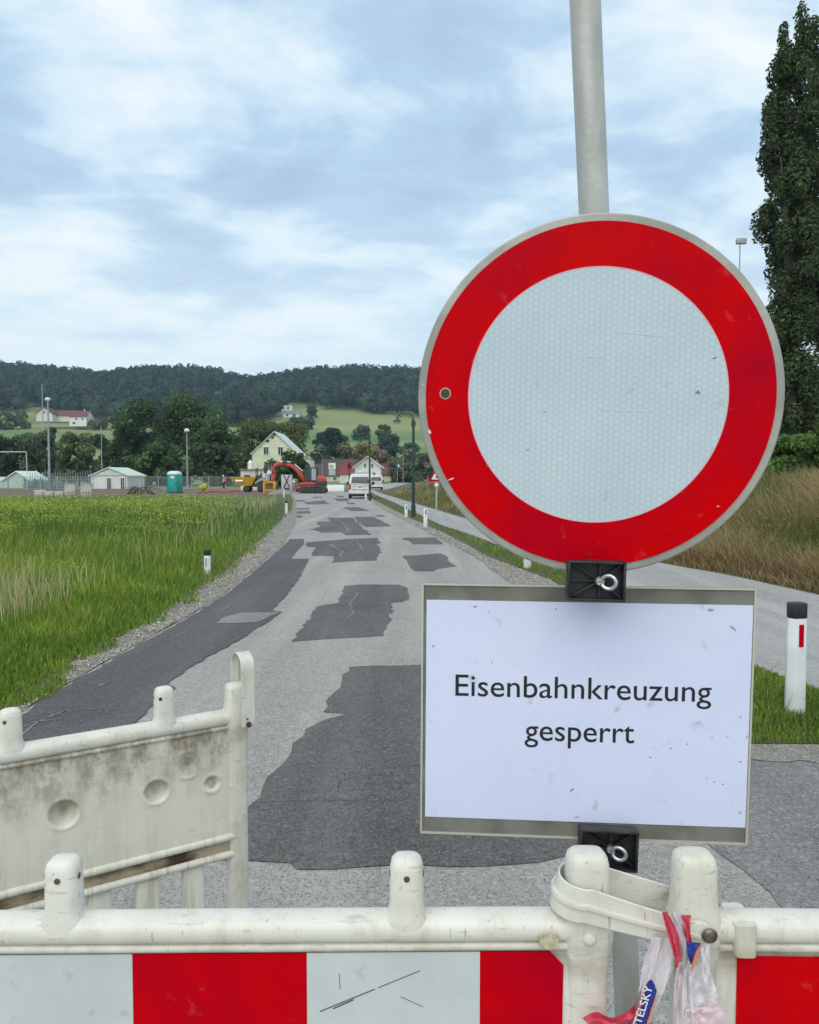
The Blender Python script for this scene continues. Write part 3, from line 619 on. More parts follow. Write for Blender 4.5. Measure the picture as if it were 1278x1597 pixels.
# ------------------------------------------------------------------ trees in the middle distance
def tpx(px, Y): return (px - 639)/1200*Y
TR = [ # name,label,px,Y,topy,widthpx,kind,base,leaf,n
 ('broadleaf_tree','tallest dark broadleaf tree of the big clump behind the railing, its left half',225,150,622,112,'round',(.033,.058,.019),.85,5200),
 ('broadleaf_tree','dark broadleaf tree in the centre of the big clump behind the left lamp mast',290,156,616,118,'round',(.035,.06,.02),.85,5200),
 ('broadleaf_tree','lower dark tree at the right flank of the big clump',345,146,648,88,'round',(.033,.052,.02),.8,3800),
 ('broadleaf_tree','bushy lower tree filling the foot of the big clump near the toilet cabin',262,138,690,90,'bush',(.042,.070,.024),.7,3400),
 ('broadleaf_tree','shadowy tree low behind the orange clad worker',330,140,690,70,'bush',(.028,.045,.018),.7,2600),
 ('broadleaf_tree','dark tree low at the left foot of the big clump',196,150,668,52,'round',(.026,.044,.018),.7,2600),
 ('broadleaf_tree','grey green round tree between the floodlight mast and the green roofed hut',124,140,668,62,'round',(.060,.076,.034),.7,3600),
 ('broadleaf_tree','dusky green tree directly behind the tall floodlight mast',62,148,668,56,'round',(.044,.058,.030),.7,3000),
 ('broadleaf_tree','dark spindly tree rising above the group beside the farmhouse',80,162,655,26,'round',(.028,.04,.022),.6,1500),
 ('broadleaf_tree','very dark tree at the left edge behind the ball net frame',12,150,672,64,'round',(.024,.036,.020),.7,3000),
 ('broadleaf_tree','dark narrow tree right of the grey green tree',160,158,672,36,'round',(.024,.038,.018),.7,1800),
 ('broadleaf_tree','olive green tree behind the left slope of the yellow gable',398,172,652,84,'round',(.050,.066,.020),.8,3600),
 ('broadleaf_tree','olive green tree behind the right slope of the yellow gable',448,175,656,84,'round',(.056,.070,.020),.8,3600),
 ('broadleaf_tree','dark tree low beside the yellow house, left of its wall',386,134,702,44,'bush',(.03,.048,.018),.6,2200),
 ('garden_tree','loose dark shrub tree in front of the yellow house wall',425,112,712,44,'bush',(.032,.055,.016),.45,2400),
 ('garden_tree','small garden tree in front of the right eave of the yellow house',462,114,702,50,'bush',(.028,.045,.014),.45,2600),
 ('broadleaf_tree','darkest round tree at the foot of the hillside meadow',523,300,663,34,'round',(.016,.032,.018),1.2,2200),
 ('broadleaf_tree','dark tree touching the darkest round tree on its left',502,305,668,28,'round',(.022,.036,.020),1.2,1700),
 ('broadleaf_tree','grey green willow like tree below the dark pair',500,260,692,34,'bush',(.062,.075,.042),1.0,1700),
 ('broadleaf_tree','round solitary tree on the meadow, left of two',564,430,660,27,'round',(.05,.075,.03),1.5,1300),
 ('broadleaf_tree','round solitary tree on the meadow, right of two',598,420,662,22,'round',(.045,.07,.03),1.5,1100),
 ('broadleaf_tree','dark green tree between the two curved lamps',605,340,677,36,'round',(.024,.044,.024),1.2,2000),
 ('broadleaf_tree','small tree high on the meadow right of the white hillside villas',488,600,630,17,'round',(.04,.06,.03),1.6,800),
 ('broadleaf_tree','scrubby hillside tree below the white villas',478,500,648,28,'bush',(.05,.07,.03),1.6,1000),
 ('broadleaf_tree','shrubby tree above the yellow house ridge line',462,480,650,20,'round',(.04,.06,.025),1.5,900),
 ('shrub','olive shrub behind the red roofs, below the meadow',545,262,690,44,'bush',(.085,.085,.03),.9,1700),
 ('shrub','ochre shrub beside the white gabled house',570,258,685,36,'bush',(.13,.11,.04),.9,1500),
 ('shrub','brown leafless bush behind the right slope of the white gable',603,235,700,26,'bush',(.085,.055,.04),.8,1200),
 ('shrub','grey green bush right of the brown leafless one',632,225,700,50,'bush',(.07,.08,.045),.8,2000),
 ('shrub','dull green bush behind the curved street lamp pole',668,215,697,44,'bush',(.06,.072,.04),.8,1600),
 ('shrub','dark hedge bush in the fold under the meadow, right of the lamps',640,300,690,30,'bush',(.03,.045,.025),.9,1200),
 ('shrub','low bush left of the farmhouse on its knoll',22,500,638,60,'bush',(.05,.07,.03),1.8,1200),
 ('shrub','low bush right of the farmhouse',165,500,648,50,'bush',(.045,.06,.03),1.8,1200),
 ('broadleaf_tree','dark tree seen low beneath the sign beyond the warning triangle',700,230,690,60,'round',(.03,.05,.025),1.,1800)]
for k, (nm, lb, px, Y, top, wp, kind, bc, lf, n) in enumerate(TR):
    x = tpx(px, Y); zb = float(terr(x, Y)); h = EYE + (744 - top)/1200*Y - zb; wp *= 1.22
    tree(nm, lb, 'tree' if 'tree' in nm else 'shrub', x, Y, h, wp/1200*Y, kind, bc, lf, n, 40 + k, 'trees and bushes beyond the railway line', trunk=kind != 'bush')
# poplars on the right and the hedge at their feet
for k, (px, Y, top, wp, lb) in enumerate([
    (1232, 41, 26, 122, 'tall dark columnar poplar, the left one with its whole left outline against the sky'),
    (1312, 43, 2, 116, 'tall dark columnar poplar cut by the right edge of the picture'),
    (1385, 47, 12, 110, 'farthest right columnar poplar, beyond the frame edge')]):
    h = EYE + (744 - top)/1200*Y
    tree('poplar_tree', lb, 'tree', tpx(px, Y), Y, h, wp/1200*Y, 'column', (.036, .052, .021), .15, 80000, 90 + k, 'columnar poplars on the right', z0=1.2)
for k, (px, Y, top, wp, lb) in enumerate([
    (1225, 27, 655, 95, 'green hedge bush behind the dry grass just right of the round sign'),
    (1290, 25, 640, 100, 'green hedge bush at the right edge under the poplars'),
    (1150, 30, 690, 100, 'green hedge bush behind the round sign, above the dry grass'),
    (1020, 36, 705, 110, 'hedge bush hidden mostly behind the round sign')]):
    tree('hedge_bush', lb, 'bush', tpx(px, Y), Y, EYE + (744 - top)/1200*Y, wp/1200*Y, 'bush', (.055, .095, .022), .16, 7000, 120 + k, 'hedge under the poplars', trunk=False)

# ------------------------------------------------------------------ grass
def edge_fn(pts):
    p = sorted([(q.y, q.x) for q in pts]); a = np.array(p); return lambda y: np.interp(y, a[:, 0], a[:, 1])
eL = edge_fn(GRASS_L); eVin = edge_fn(VERGE_IN[:10]); 
def pip(x, y, poly):
    ins = np.zeros(len(x), bool); n = len(poly)
    for i in range(n):
        (x0, y0), (x1, y1) = poly[i], poly[(i + 1) % n]
        if y0 == y1: continue
        c = ((y0 > y) != (y1 > y)) & (x < (x1 - x0)*(y - y0)/(y1 - y0) + x0); ins ^= c
    return ins
def sstep(a, b, x): t = np.clip((x - a)/(b - a), 0, 1); return t*t*(3 - 2*t)
def screen_uniform(n, y0, y1, u0, u1):
    d = 1/rng.uniform(1/y1, 1/y0, n); return rng.uniform(u0, u1, n)*d, d
def field():
    x, y = screen_uniform(210000, 2.6, 62, -0.66, -0.12); e = (eL(y) - x)*0.75
    k = e > -.24 + .20*vnoise(x, y, 3.0, 77) + .05*rng.random(len(e)); x, y, e = x[k], y[k], e[k]
    n1 = vnoise(x, y, .5, 1); n2 = vnoise(x, y, 1.7, 2); n3 = vnoise(x, y*.6, .16, 9)
    H = .07 + .13*sstep(-.1, .5, e) + .12*sstep(.5, 1.8, e) + .24*sstep(1.5, 5, e)
    # left behind: young grass; green weeds; dry seed heads
    wild = sstep(1.2, 3.2, e + 1.2*(n1 - .5))
    wild *= 1
    h = H*rng.uniform(.55, 1.2, len(x))*(.75 + .5*n1)*(1 - .5*sstep(22, 50, y))
    w = np.clip(.0045 + .00042*y, 0, .03)*rng.uniform(.7, 1.4, len(x))
    g1 = tint((.175, .28, .035), len(x), .26, .10); g2 = tint((.26, .36, .045), len(x), .26, .10); g3 = tint((.085, .18, .026), len(x), .2, .08)
    c = np.where((n2*.6 + n1*.5 + .25*(rng.random(len(x)) - .5) > .60)[:, None], g2, g1); c = np.where((n3 + .3*(rng.random(len(x)) - .5) < .36)[:, None], g3, c)
    dry = rng.random(len(x)) < .06 + .03*wild; c[dry] = tint((.33, .27, .12), dry.sum(), .2, .08)
    P = np.stack([x, y, np.full(len(x), .0)], 1)
    o = blades('field_grass', P, h, w, rng.uniform(.1, .55, len(x)), c, M_GRASS)
    tag(o, 'lush green grass covering the field and verge left of the road', 'grass', kind='stuff')
    # broad leaved weeds in the field
    x, y = screen_uniform(170000, 4.5, 60, -0.66, -0.12); e = (eL(y) - x)*.75; n1 = vnoise(x, y, .35, 4); n0 = vnoise(x, y, 1.3, 14)
    k = (e > 1.2 + 1.6*n0) & (n1 > .22); x, y, e, n1 = x[k], y[k], e[k], n1[k]
    z = (1 - .5*sstep(22, 50, y))*(.20 + .42*sstep(1.5, 6, e))*rng.uniform(.6, 1.08, len(x)) + .12*(vnoise(x, y, 1.6, 8) - .5)
    c = np.where((vnoise(x, y, .45, 6) + .35*(rng.random(len(x)) - .5) > .5)[:, None], tint((.34, .41, .06), len(x), .24, .08), tint((.21, .30, .05), len(x), .25, .08))
    V, F, C = cards(np.stack([x, y, z], 1), rng.normal(0, .5, (len(x), 3)) + np.array([0, -.25, .8]), np.clip(.028 + .0022*y, 0, .13)*rng.uniform(.6, 1.3, len(x)), c, .55)
    tag(np_mesh('field_weeds', V, F, C, mat_=M_GRASS), 'yellow green leafy weeds standing in the field', 'weeds', kind='stuff')
    # pale seed stems in clusters
    x, y = screen_uniform(60000, 4.5, 58, -0.60, -0.13); e = (eL(y) - x)*.75
    px = 639 + 1200*x/y; s = np.full(len(x), 0.02)
    for (cx, cy, rx, ry, a) in ((-3.9, 8.3, 1.1, 1.3, .30), (-2.8, 9.0, .7, 1.3, .20), (-5.6, 9.5, 1.2, 2, .18), (-3.6, 14, .9, 2.6, .15), (-4.6, 20, 1.0, 5, .14), (-8.0, 46, 1.5, 12, .7), (-6.8, 33, 1.2, 7, .25)):
        s = np.maximum(s, a*np.exp(-((x - cx)/rx)**2 - ((y - cy)/ry)**2))
    k = (e > .8) & (rng.random(len(x)) < s); x, y = x[k], y[k]
    h = rng.uniform(.35, .66, len(x)); c = tint((.50, .46, .24), len(x), .2, .08)
    P = np.stack([x, y, np.zeros(len(x))], 1)
    o = blades('dry_seed_grass', P, h, np.clip(.0016 + .0003*y, 0, .018)*rng.uniform(.8, 1.3, len(x)), rng.uniform(.08, .38, len(x)), c, M_GRASS, curl=.25, tipw=.7)
    tag(o, 'straw coloured seed grass tufts above the green field grass', 'grass', kind='stuff')
field()
def verge():
    x, y = screen_uniform(150000, 4.0, 75, -0.06, .68)
    vi = edge_fn(VERGE_IN[:10]); vo = edge_fn(VERGE_OUT)
    # near side: verge runs between the road edge (left / near) and the path (right / far)
    k = pip(x, y, list(VERGE_IN) + list(reversed(VERGE_OUT))); x, y = x[k], y[k]
    edge = np.minimum(np.minimum(np.abs(x - vi(y)), np.abs(vo(y) - x)), (y - 4.72))
    n1 = vnoise(x, y, 1.4, 3); h = (.03 + .055*sstep(0, .35, edge))*rng.uniform(.6, 1.5, len(x))*(.6 + .8*n1)
    tall = rng.random(len(x)) < .012; h[tall] *= 2
    c = np.where((n1 + .4*(rng.random(len(x)) - .5) > .5)[:, None], tint((.19, .28, .04), len(x), .22, .1), tint((.12, .21, .03), len(x), .25, .1))
    dry = rng.random(len(x)) < .10; c[dry] = tint((.28, .22, .10), dry.sum(), .2, .1)
    o = blades('verge_grass', np.stack([x, y, np.full(len(x), .012)], 1), h, np.clip(.0035 + .0006*y, 0, .035)*rng.uniform(.7, 1.3, len(x)), rng.uniform(.2, .7, len(x)), c, M_GRASS)
    tag(o, 'short mown grass on the narrow verge between road and path', 'grass', kind='stuff')
verge()
ePath = edge_fn(PATH_OUT)
def bank_z(x, y):
    e = np.maximum(x - ePath(y), 0); return 1.05*sstep(0.3, 5.5, e)
def bank():
    ys = np.concatenate([np.arange(8.4, 20, .8), np.arange(20, 100, 4)]); es = np.array([-.02, .3, .8, 1.5, 2.5, 4, 5.5, 8, 14, 24, 40.])
    X = ePath(ys)[:, None] + es[None, :]; Y = np.repeat(ys[:, None], len(es), 1); Z = 1.05*sstep(.3, 5.5, es)[None, :] + 0*Y + .012; Z[:, 0] = .004
    n = len(es); i, j = np.meshgrid(np.arange(len(ys) - 1), np.arange(n - 1), indexing='ij'); a = (i*n + j).ravel()
    tag(np_mesh('grass_bank', np.stack([X, Y, Z], -1).reshape(-1, 3), np.stack([a, a + 1, a + n + 1, a + n], 1), smooth=True, mat_=mat('bank_soil', (.12, .09, .05), .95, (.09, .09, .035), 2, bump=.5)), kind='structure')
    x, y = screen_uniform(185000, 8.4, 78, -.06, .70); e = x - ePath(y); k = (e > .03) & (e < 12 + y*.1); x, y, e = x[k], y[k], e[k]
    n1 = vnoise(x, y, .7, 11); n2 = vnoise(x, y, .3, 12)
    h = (.14 + .42*sstep(0, .9, e) + .25*sstep(1, 4, e))*rng.uniform(.55, 1.15, len(x))*(.75 + .5*n1)
    h *= 1 - .22*sstep(14, 30, y)
    s = .5 + 1.3*(n1*.55 + n2*.45 - .5) + .12 + .45*(rng.random(len(x)) - .5); 
    c = tint((.27, .22, .09), len(x), .28, .08); c = np.where((s < .60)[:, None], tint((.17, .19, .055), len(x), .25, .1), c); c = np.where((s < .46)[:, None], tint((.12, .17, .045), len(x), .25, .1), c)
    c = np.where((s > .80)[:, None], tint((.38, .29, .15), len(x), .2, .08), c)
    lowk = (e < .5) & (rng.random(len(x)) < .5); c[lowk] = tint((.17, .11, .05), lowk.sum(), .25, .1)
    o = blades('dry_tall_grass', np.stack([x, y, bank_z(x, y)], 1), h, np.clip(.003 + .0006*y, 0, .04)*rng.uniform(.7, 1.4, len(x)), rng.uniform(.25, 1.05, len(x)), c, M_GRASS, curl=.5)
    tag(o, 'dry golden brown tall grass on the bank right of the path', 'grass', kind='stuff')
    x, y = screen_uniform(60000, 8.4, 60, -.02, .68); e = x - ePath(y); n1 = vnoise(x, y, .9, 21); k = (e > .1) & (e < 9) & (n1 > .38); x, y, e = x[k], y[k], e[k]
    z = bank_z(x, y) + (.1 + .55*sstep(0, 1.4, e))*rng.random(len(x))
    V, F, C = cards(np.stack([x, y, z], 1), rng.normal(0, 1, (len(x), 3)), np.clip(.02 + .0016*y, 0, .09)*rng.uniform(.6, 1.4, len(x)), tint((.17, .19, .055), len(x), .35, .12), .6)
    tag(np_mesh('bank_weeds', V, F, C, mat_=M_GRASS), 'small leafy weeds tangled in the dry grass of the bank', 'weeds', kind='stuff')
bank()
def pebbles():
    r = np.random.default_rng(5); P = []; S_ = []
    gl, rr = edge_fn(GRASS_L), edge_fn(ROAD_L)
    y = 1/r.uniform(1/20, 1/3.2, 9000); t = r.random(9000); x = gl(y)*(1 - t) + rr(y)*t
    P.append(np.stack([x, y, np.full(9000, .012)], 1)); S_.append(np.clip(.004 + .0007*y, 0, .02)*r.uniform(.6, 1.7, 9000))
    a, b = edge_fn(ROAD_R[:8]), edge_fn(VERGE_IN[:7]); y = 1/r.uniform(1/28, 1/9.5, 2500); t = r.random(2500); x = a(y)*(1 - t) + b(y)*t
    P.append(np.stack([x, y, np.full(2500, .010)], 1)); S_.append((.006 + .0006*y)*r.uniform(.5, 1.5, 2500))
    x = r.uniform(2.0, 6, 1400); y = 4.93 - np.abs(r.normal(0, .22, 1400)); P.append(np.stack([x, y, np.full(1400, .008)], 1)); S_.append(r.uniform(.003, .010, 1400))
    x = r.uniform(-2, 6, 260); y = r.uniform(2.5, 7, 260); P.append(np.stack([x, y, np.full(260, .012)], 1)); S_.append(r.uniform(.002, .005, 260))
    P = np.concatenate(P); s = np.concatenate(S_); n = len(P)
    O = np.array([[1,0,0],[0,1,0],[-1,0,0],[0,-1,0],[0,0,.8],[0,0,-.3]], float); F0 = np.array([[0,1,4],[1,2,4],[2,3,4],[3,0,4]])
    V = O[None]*s[:, None, None]*r.uniform(.6, 1.2, (n, 1, 3))*r.uniform(.8, 1.2, (n, 6, 1)) ; an = r.uniform(0, 6.28, n); ca, sa = np.cos(an)[:, None], np.sin(an)[:, None]
    X = V[..., 0]*ca - V[..., 1]*sa; Y = V[..., 0]*sa + V[..., 1]*ca; V = np.stack([X, Y, V[..., 2]], -1) + P[:, None]
    c = np.repeat(tint((.27, .25, .21), n, .40, .05, r)[:, None], 6, 1)
    tag(np_mesh('gravel', V.reshape(-1, 3), (F0[None] + (np.arange(n)*6)[:, None, None]).reshape(-1, 3), c.reshape(-1, 3), mat_=leaf_mat('pebble', 0.0, .9)), 'loose grey gravel along the road edges', 'gravel', kind='stuff')
    # brown litter where the verge meets the gravel
    y = 1/r.uniform(1/18, 1/3.2, 5000); x = gl(y) + r.normal(.02, .05, 5000)
    V, F, C = cards(np.stack([x, y, np.full(5000, .018)], 1), r.normal(0, .4, (5000, 3)) + np.array([0, 0, 1]), (.012 + .0012*y)*r.uniform(.5, 1.6, 5000), tint((.20, .12, .06), 5000, .3, .1, r), .4)
    tag(np_mesh('grass_litter', V, F, C, mat_=M_GRASS), 'brown dead grass litter along the left gravel edge', 'litter', kind='stuff')
pebbles()

# ------------------------------------------------------------------ folding barriers in the foreground
def holes(parent, p, r=.0055, ax=(0, -1, 0)):
    m = MB(); a = Vector(p); m.cyl(a - Vector(ax)*.004, a + Vector(ax)*.0012, r, n=14); return m.build('drill_hole', M_HOLE, parent)
def make_barrier(label, dirty=False, knobs=(-.845, -.332, .181, .694)):
    t = thing('barrier', label, 'barrier', group='white plastic road barriers closing the road')
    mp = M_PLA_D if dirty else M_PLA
    # top rail
    m = MB(); sp = []
    for x in np.linspace(-.985, .985, 24): sp.append(((x, 0, .979), .027, .0205, 'x'))
    m.sell(sp, 2.4, 24); m.build('rail', M_PLA, t, ang=60)
    m = MB(); m.sell([((x, 0, .9545), .0225, .0075, 'x') for x in np.linspace(-.97, .97, 10)], 3.2, 16); m.build('rail_lip', mp, t, ang=60)
    # board: flat front, pressed dimples on the back
    dim = [(-.20, .80, .030, .016), (-.475, .80, .031, .016), (.20, .80, .030, .016), (.475, .80, .031, .016), (-.085, .835, .019, .006), (.085, .835, .019, .006), (-.78, .80, .030, .016), (.78, .80, .030, .016)]
    nx, nz = (380, 70) if dirty else (60, 10); xs = np.linspace(-.965, .965, nx); zs = np.linspace(.645, .953, nz); X, Z = np.meshgrid(xs, zs, indexing='ij')
    yb = np.full_like(X, .016)
    if dirty:
        xx = X
        for (cx, cz, r_, dp) in [(-.966 + .0746, .807, .021, .010), (-.966 + .2227, .8175, .030, .026), (-.966 + .4463, .811, .034, .028), (-1 + 1.2, .79, .03, .015), (-1 + 1.55, .79, .03, .015), (-1 + 1.75, .812, .019, .006)]:
            q = np.sqrt((xx - cx)**2 + (Z - cz)**2); yb -= dp*(1 - sstep(r_*.80, r_, q)); yb += .0022*np.exp(-((q - r_*1.12)/.004)**2)
            if r_ > .02: yb += .008*np.exp(-(((xx - cx - .006)**2 + (Z - cz + .010)**2)/.00016))
        q = (np.abs((xx + .966 - .140)/.022)**4 + np.abs((Z - .872)/.036)**4)**.25; yb += .0042*np.exp(-((q - 1)/.09)**2)
        yb += .0012*(vnoise(xx + 3, Z, 24, 31) - .5)
    else: pass
    Vb = np.stack([X, yb, Z], -1).reshape(-1, 3); a = (np.arange(nx - 1)[:, None]*nz + np.arange(nz - 1)[None, :]).ravel(); Fb = np.stack([a, a + 1, a + nz + 1, a + nz], 1)
    Vf = np.stack([X, X*0 - .016, Z], -1).reshape(-1, 3); Ff = np.stack([a, a + nz, a + nz + 1, a + 1], 1) + len(Vb)
    n0 = len(Vb); loop = list(range(0, nz)) + [i*nz + nz - 1 for i in range(1, nx)] + [(nx - 1)*nz + j for j in range(nz - 2, -1, -1)] + [i*nz for i in range(nx - 2, 0, -1)]
    Fs = np.array([[loop[i], loop[(i + 1) % len(loop)], loop[(i + 1) % len(loop)] + n0, loop[i] + n0] for i in range(len(loop))])
    np_mesh('board', np.concatenate([Vb, Vf]), [np.concatenate([Fb, Ff, Fs])], smooth=True, mat_=mp, parent=t)
    # end posts with rounded heads
    for sx in (-1, 1):
        m = MB(); X_ = sx*.966; prof = [(.045, .031, .024), (.9, .031, .024), (.925, .033, .026), (.955, .038, .029), (.985, .040, .030), (1.0, .037, .029), (1.012, .0335, .027), (1.03, .032, .0265), (1.075, .0315, .026), (1.086, .029, .0235), (1.092, .024, .019), (1.0945, .015, .012)]
        m.sell([((X_, 0, z if not dirty or z < 1.01 else 1.01 + (z - 1.01)*.72), a_*(.9 if dirty else 1), b_, 'z') for z, a_, b_ in prof], 3.4, 28); m.build('post', M_PLA, t, ang=50)
    # knobs on the rail
    for x in knobs:
        m = MB(); prof = [(.978, .036, .028), (.992, .034, .027), (1.0, .029, .026), (1.008, .0265, .0245), (1.02, .0255, .0235), (1.07, .025, .023), (1.081, .0225, .0205), (1.086, .018, .0165), (1.088, .011, .010)]
        m.sell([((x, 0, z), a_, b_, 'z') for z, a_, b_ in prof], 3.0, 24); k = m.build('knob', M_PLA, t, ang=50)
        holes(k, (x, -.0232, 1.062), .0045); holes(k, (x + .014, .0215, 1.062), .0045, (0, 1, 0)); holes(k, (x - .0245, -.006, 1.062), .0045, (-1, 0, 0)); holes(k, (x + .0245, -.006, 1.062), .0045, (1, 0, 0))
    # double lower rail with gutter
    for z in (.647, .598):
        m = MB(); m.sell([((x, 0, z), .024, .012, 'x') for x in np.linspace(-.95, .95, 12)], 2.6, 18); m.build('lower_rail', mp, t, ang=60)
    m = MB(); m.box((0, 0, .622), (1.9, .030, .034)); m.build('gutter', M_GUTTER if dirty else mp, t)
    for k in range(15):
        m = MB(); m.box((-.84 + k*.12, 0, .352), (.058, .022, .49)); m.build('slat', mp, t, bevel=.005)
    m = MB(); m.sell([((x, 0, .10), .022, .018, 'x') for x in np.linspace(-.95, .95, 6)], 3, 16); m.build('bottom_rail', mp, t)
    for sx in (-1, 1):
        m = MB(); m.box((sx*.90, 0, .045), (.20, .42, .09)); m.build('foot', M_RUBBER, t, bevel=.02)
    return t
def place_barrier(t, end, d, end_side):
    """end: world xy of one end post; d: unit vector along local +x; end_side: local x of that post"""
    d = Vector(d).normalized(); c = Vector(end) - d*(end_side*.966); t.location = (c.x, c.y, 0); t.rotation_euler = (0, 0, math.atan2(d.y, d.x))
def foils(t, cells, z0=.705, z1=.9465):
    for (x0, x1, red, cut) in cells:
        m = MB(); y0, y1 = -.0185, -.0168
        poly = [(x0, z0), (x1, z0), (x1, z1), (x0, z1)] if not cut else [(x0, z0), (x1 - .003, z0), (x1 - .001, z1 - .022), (x1 - .022, z1), (x0, z1)]
        m.prism(poly, 'y', y0, y1); m.build('reflective_stripe', M_RED if red else M_FOILW, t)
YB = 1.136
bl = make_barrier('long front barrier with red and white stripes filling the lower left, gripped by the strap')
endL = Vector((at(915, 1400, YB).x, YB)); place_barrier(bl, endL, (1, .012), 1)
xr = .966 - .037; cells = [(xr - .126, xr, True, True)]; x = xr - .126; red = False
while x - .258 > -.95: cells.append((x - .2575, x, red, False)); x -= .258; red = not red
foils(bl, cells)
br = make_barrier('front barrier at the lower right corner, one end post and a red stripe in view', knobs=(-.694, -.181, .332, .845))
endR = Vector((at(1080, 1400, YB).x, YB - .004)); place_barrier(br, endR, (1, -.015), -1)
bl.scale.z = br.scale.z = .986
foils(br, [(-.966 + .060 + k*.253, -.966 + .060 + k*.253 + .2525, k % 2 == 0, False) for k in range(7)], z1=.941)
def strip_on(t, px, py, r, h_, name, m, yb=YB):
    pass
# details on the front units
def stud(parent, x, z, r, m, name='rivet', dome=True, y=-.03):
    b = MB(); rs = []
    for q in range(6):
        a = q/5*math.pi/2; rs.append([(x + r*math.cos(a)*math.cos(t_), y - r*.55*math.sin(a), z + r*math.cos(a)*math.sin(t_)) for t_ in [2*math.pi*k/16 for k in range(16)]] if q < 5 else [(x + .001*math.cos(t_), y - r*.55, z + .001*math.sin(t_)) for t_ in [2*math.pi*k/16 for k in range(16)]])
    b.rings(rs); return b.build(name, m, parent)
M_RUSTB = mat('worn_steel', (.22, .20, .18), .35, (.10, .07, .05), 60, metal=.8)
stud(bl, .966 - .002, .971, .0105, M_PLA, y=-.029)
b = MB(); b.tube([(.966 - .062 + .0125*math.cos(a), -.0305, .971 + .0125*math.sin(a)) for a in [2*math.pi*k/20 for k in range(20)]], .0022, 6, closed=True); b.cyl((.966 - .062, -.032, .971), (.966 - .062, -.02, .971), .0115, n=18); b.build('moulded_plug', mat('plug', (.42, .38, .22), .6, (.6, .57, .42), 60), bl)
b = MB(); b.sell([((-.966 + .068, -.001, z), .017, .0325, 'z') for z in (.948, .955, .985, .996)], 5, 20); b.build('rail_sleeve', M_PLA, br, ang=50)
stud(br, -.966 - .002 + .010, .990, .0115, M_RUSTB, 'bolt', y=-.046)
# scratches on the white foil
for (p0, p1, w) in (((500, 1574), (585, 1540), .0016), ((520, 1570), (552, 1556), .0020), ((590, 1538), (655, 1512), .0011), ((625, 1552), (660, 1568), .0007), ((530, 1516), (531, 1540), .0008)):
    a_, b_ = at(*p0, YB - .0188), at(*p1, YB - .0188); mi = bl.matrix_basis.inverted(); a_, b_ = mi @ a_, mi @ b_; m = MB(); a_.y = b_.y = -.01885; m.beam(a_, b_, .0004, w); m.build('scratch', mat('scratch', (.10, .09, .09), .8), bl)
# back barrier on the left, seen from its dirty back
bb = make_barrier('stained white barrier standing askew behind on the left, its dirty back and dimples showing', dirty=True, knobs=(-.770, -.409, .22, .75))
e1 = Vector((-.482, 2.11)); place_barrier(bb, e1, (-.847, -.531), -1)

def band(path, widthdir, hw, th, name, m, parent):
    """flat band swept along path; widthdir fixed; hw list of half widths"""
    b = MB(); P = [Vector(p) for p in path]; wd = Vector(widthdir).normalized(); rs = []
    for i, p in enumerate(P):
        t = (P[min(i + 1, len(P) - 1)] - P[max(i - 1, 0)]).normalized(); n = wd.cross(t).normalized()
        q = hw[i] if isinstance(hw, list) else hw
        e = .25; prof = [(-1, 0), (-1 + .06, e), (-.15, e), (-.10, 1.0), (.10, 1.0), (.15, e), (1 - .06, e), (1, 0), (1 - .06, -e), (-1 + .06, -e)]
        rs.append([p + wd*(a*q) + n*(c*th) for a, c in prof])
    b.rings(rs); return b.build(name, m, parent, ang=35)
# strap of the right unit looped round the left unit's end post (world coordinates, its own part of the right barrier)
def loop_strap():
    t = thing('strap_handle', 'cream plastic strap looped around the two meeting barrier end posts', 'strap', (endL.x, YB, 1.03))
    L0, L1 = at(1092, 1461, YB - .045), at(905, 1415, YB - .045); cx, cz = at(914, 1405, YB - .03).x, 0
    pts = []; hw = []
    n = 10
    for k in range(n): q = k/(n - 1); pts.append(Vector((L0.x + (cx - L0.x)*q, YB - .042 - .004*math.sin(q*3.14), L0.z + (L1.z - L0.z)*q))); hw.append(.019 + .007*q)
    for k in range(1, 16): a = math.pi*k/16; pts.append(Vector((cx - .039*math.sin(a), YB - .044*math.cos(a), L1.z + .004*k/16))); hw.append(.026 - .001*k/16)
    for k in range(n): q = k/(n - 1); pts.append(Vector((cx + (L0.x - cx)*q, YB + .042, L1.z + .004 + (L0.z - L1.z)*q))); hw.append(.025 - .006*q)
    pts = [p - t.location for p in pts]
    d = (pts[9] - pts[0]).normalized(); wd = Vector((-d.z, 0, d.x)); wd = wd if wd.z > 0 else -wd
    band(pts, wd, hw, .0065, 'band', M_PLA, t)
    m = MB(); p = pts[0] ; m.cyl(p + Vector((0, -.004, 0)), p + Vector((0, .006, 0)), .0205, n=24); m.build('pivot_eye', M_PLA, t, bevel=.001)
loop_strap()
def upright_strap():
    # inverted U across the post head of the back barrier, in that barrier's local frame
    x0 = -.966 - .020; pts = []; n = 8
    for k in range(n): pts.append((x0 + .0, .043, .955 + .158*k/(n - 1)))
    for k in range(1, 12): a = math.pi*k/12; pts.append((x0 + .0, .043*math.cos(a), 1.113 + .040*math.sin(a)))
    for k in range(n): pts.append((x0, -.043, 1.113 - .158*k/(n - 1)))
    band(pts, (1, 0, 0), .019, .0055, 'strap_handle', M_PLA, bb)
    m = MB(); m.cyl((x0, .041, .962), (x0, .0500, .962), .0075, n=14); m.build('bolt', M_HOLE, bb)
    m = MB(); m.cyl((x0 + .004, .041, .978), (x0 + .004, .0485, .978), .0025, n=8); m.build('bolt', M_HOLE, bb)
upright_strap()

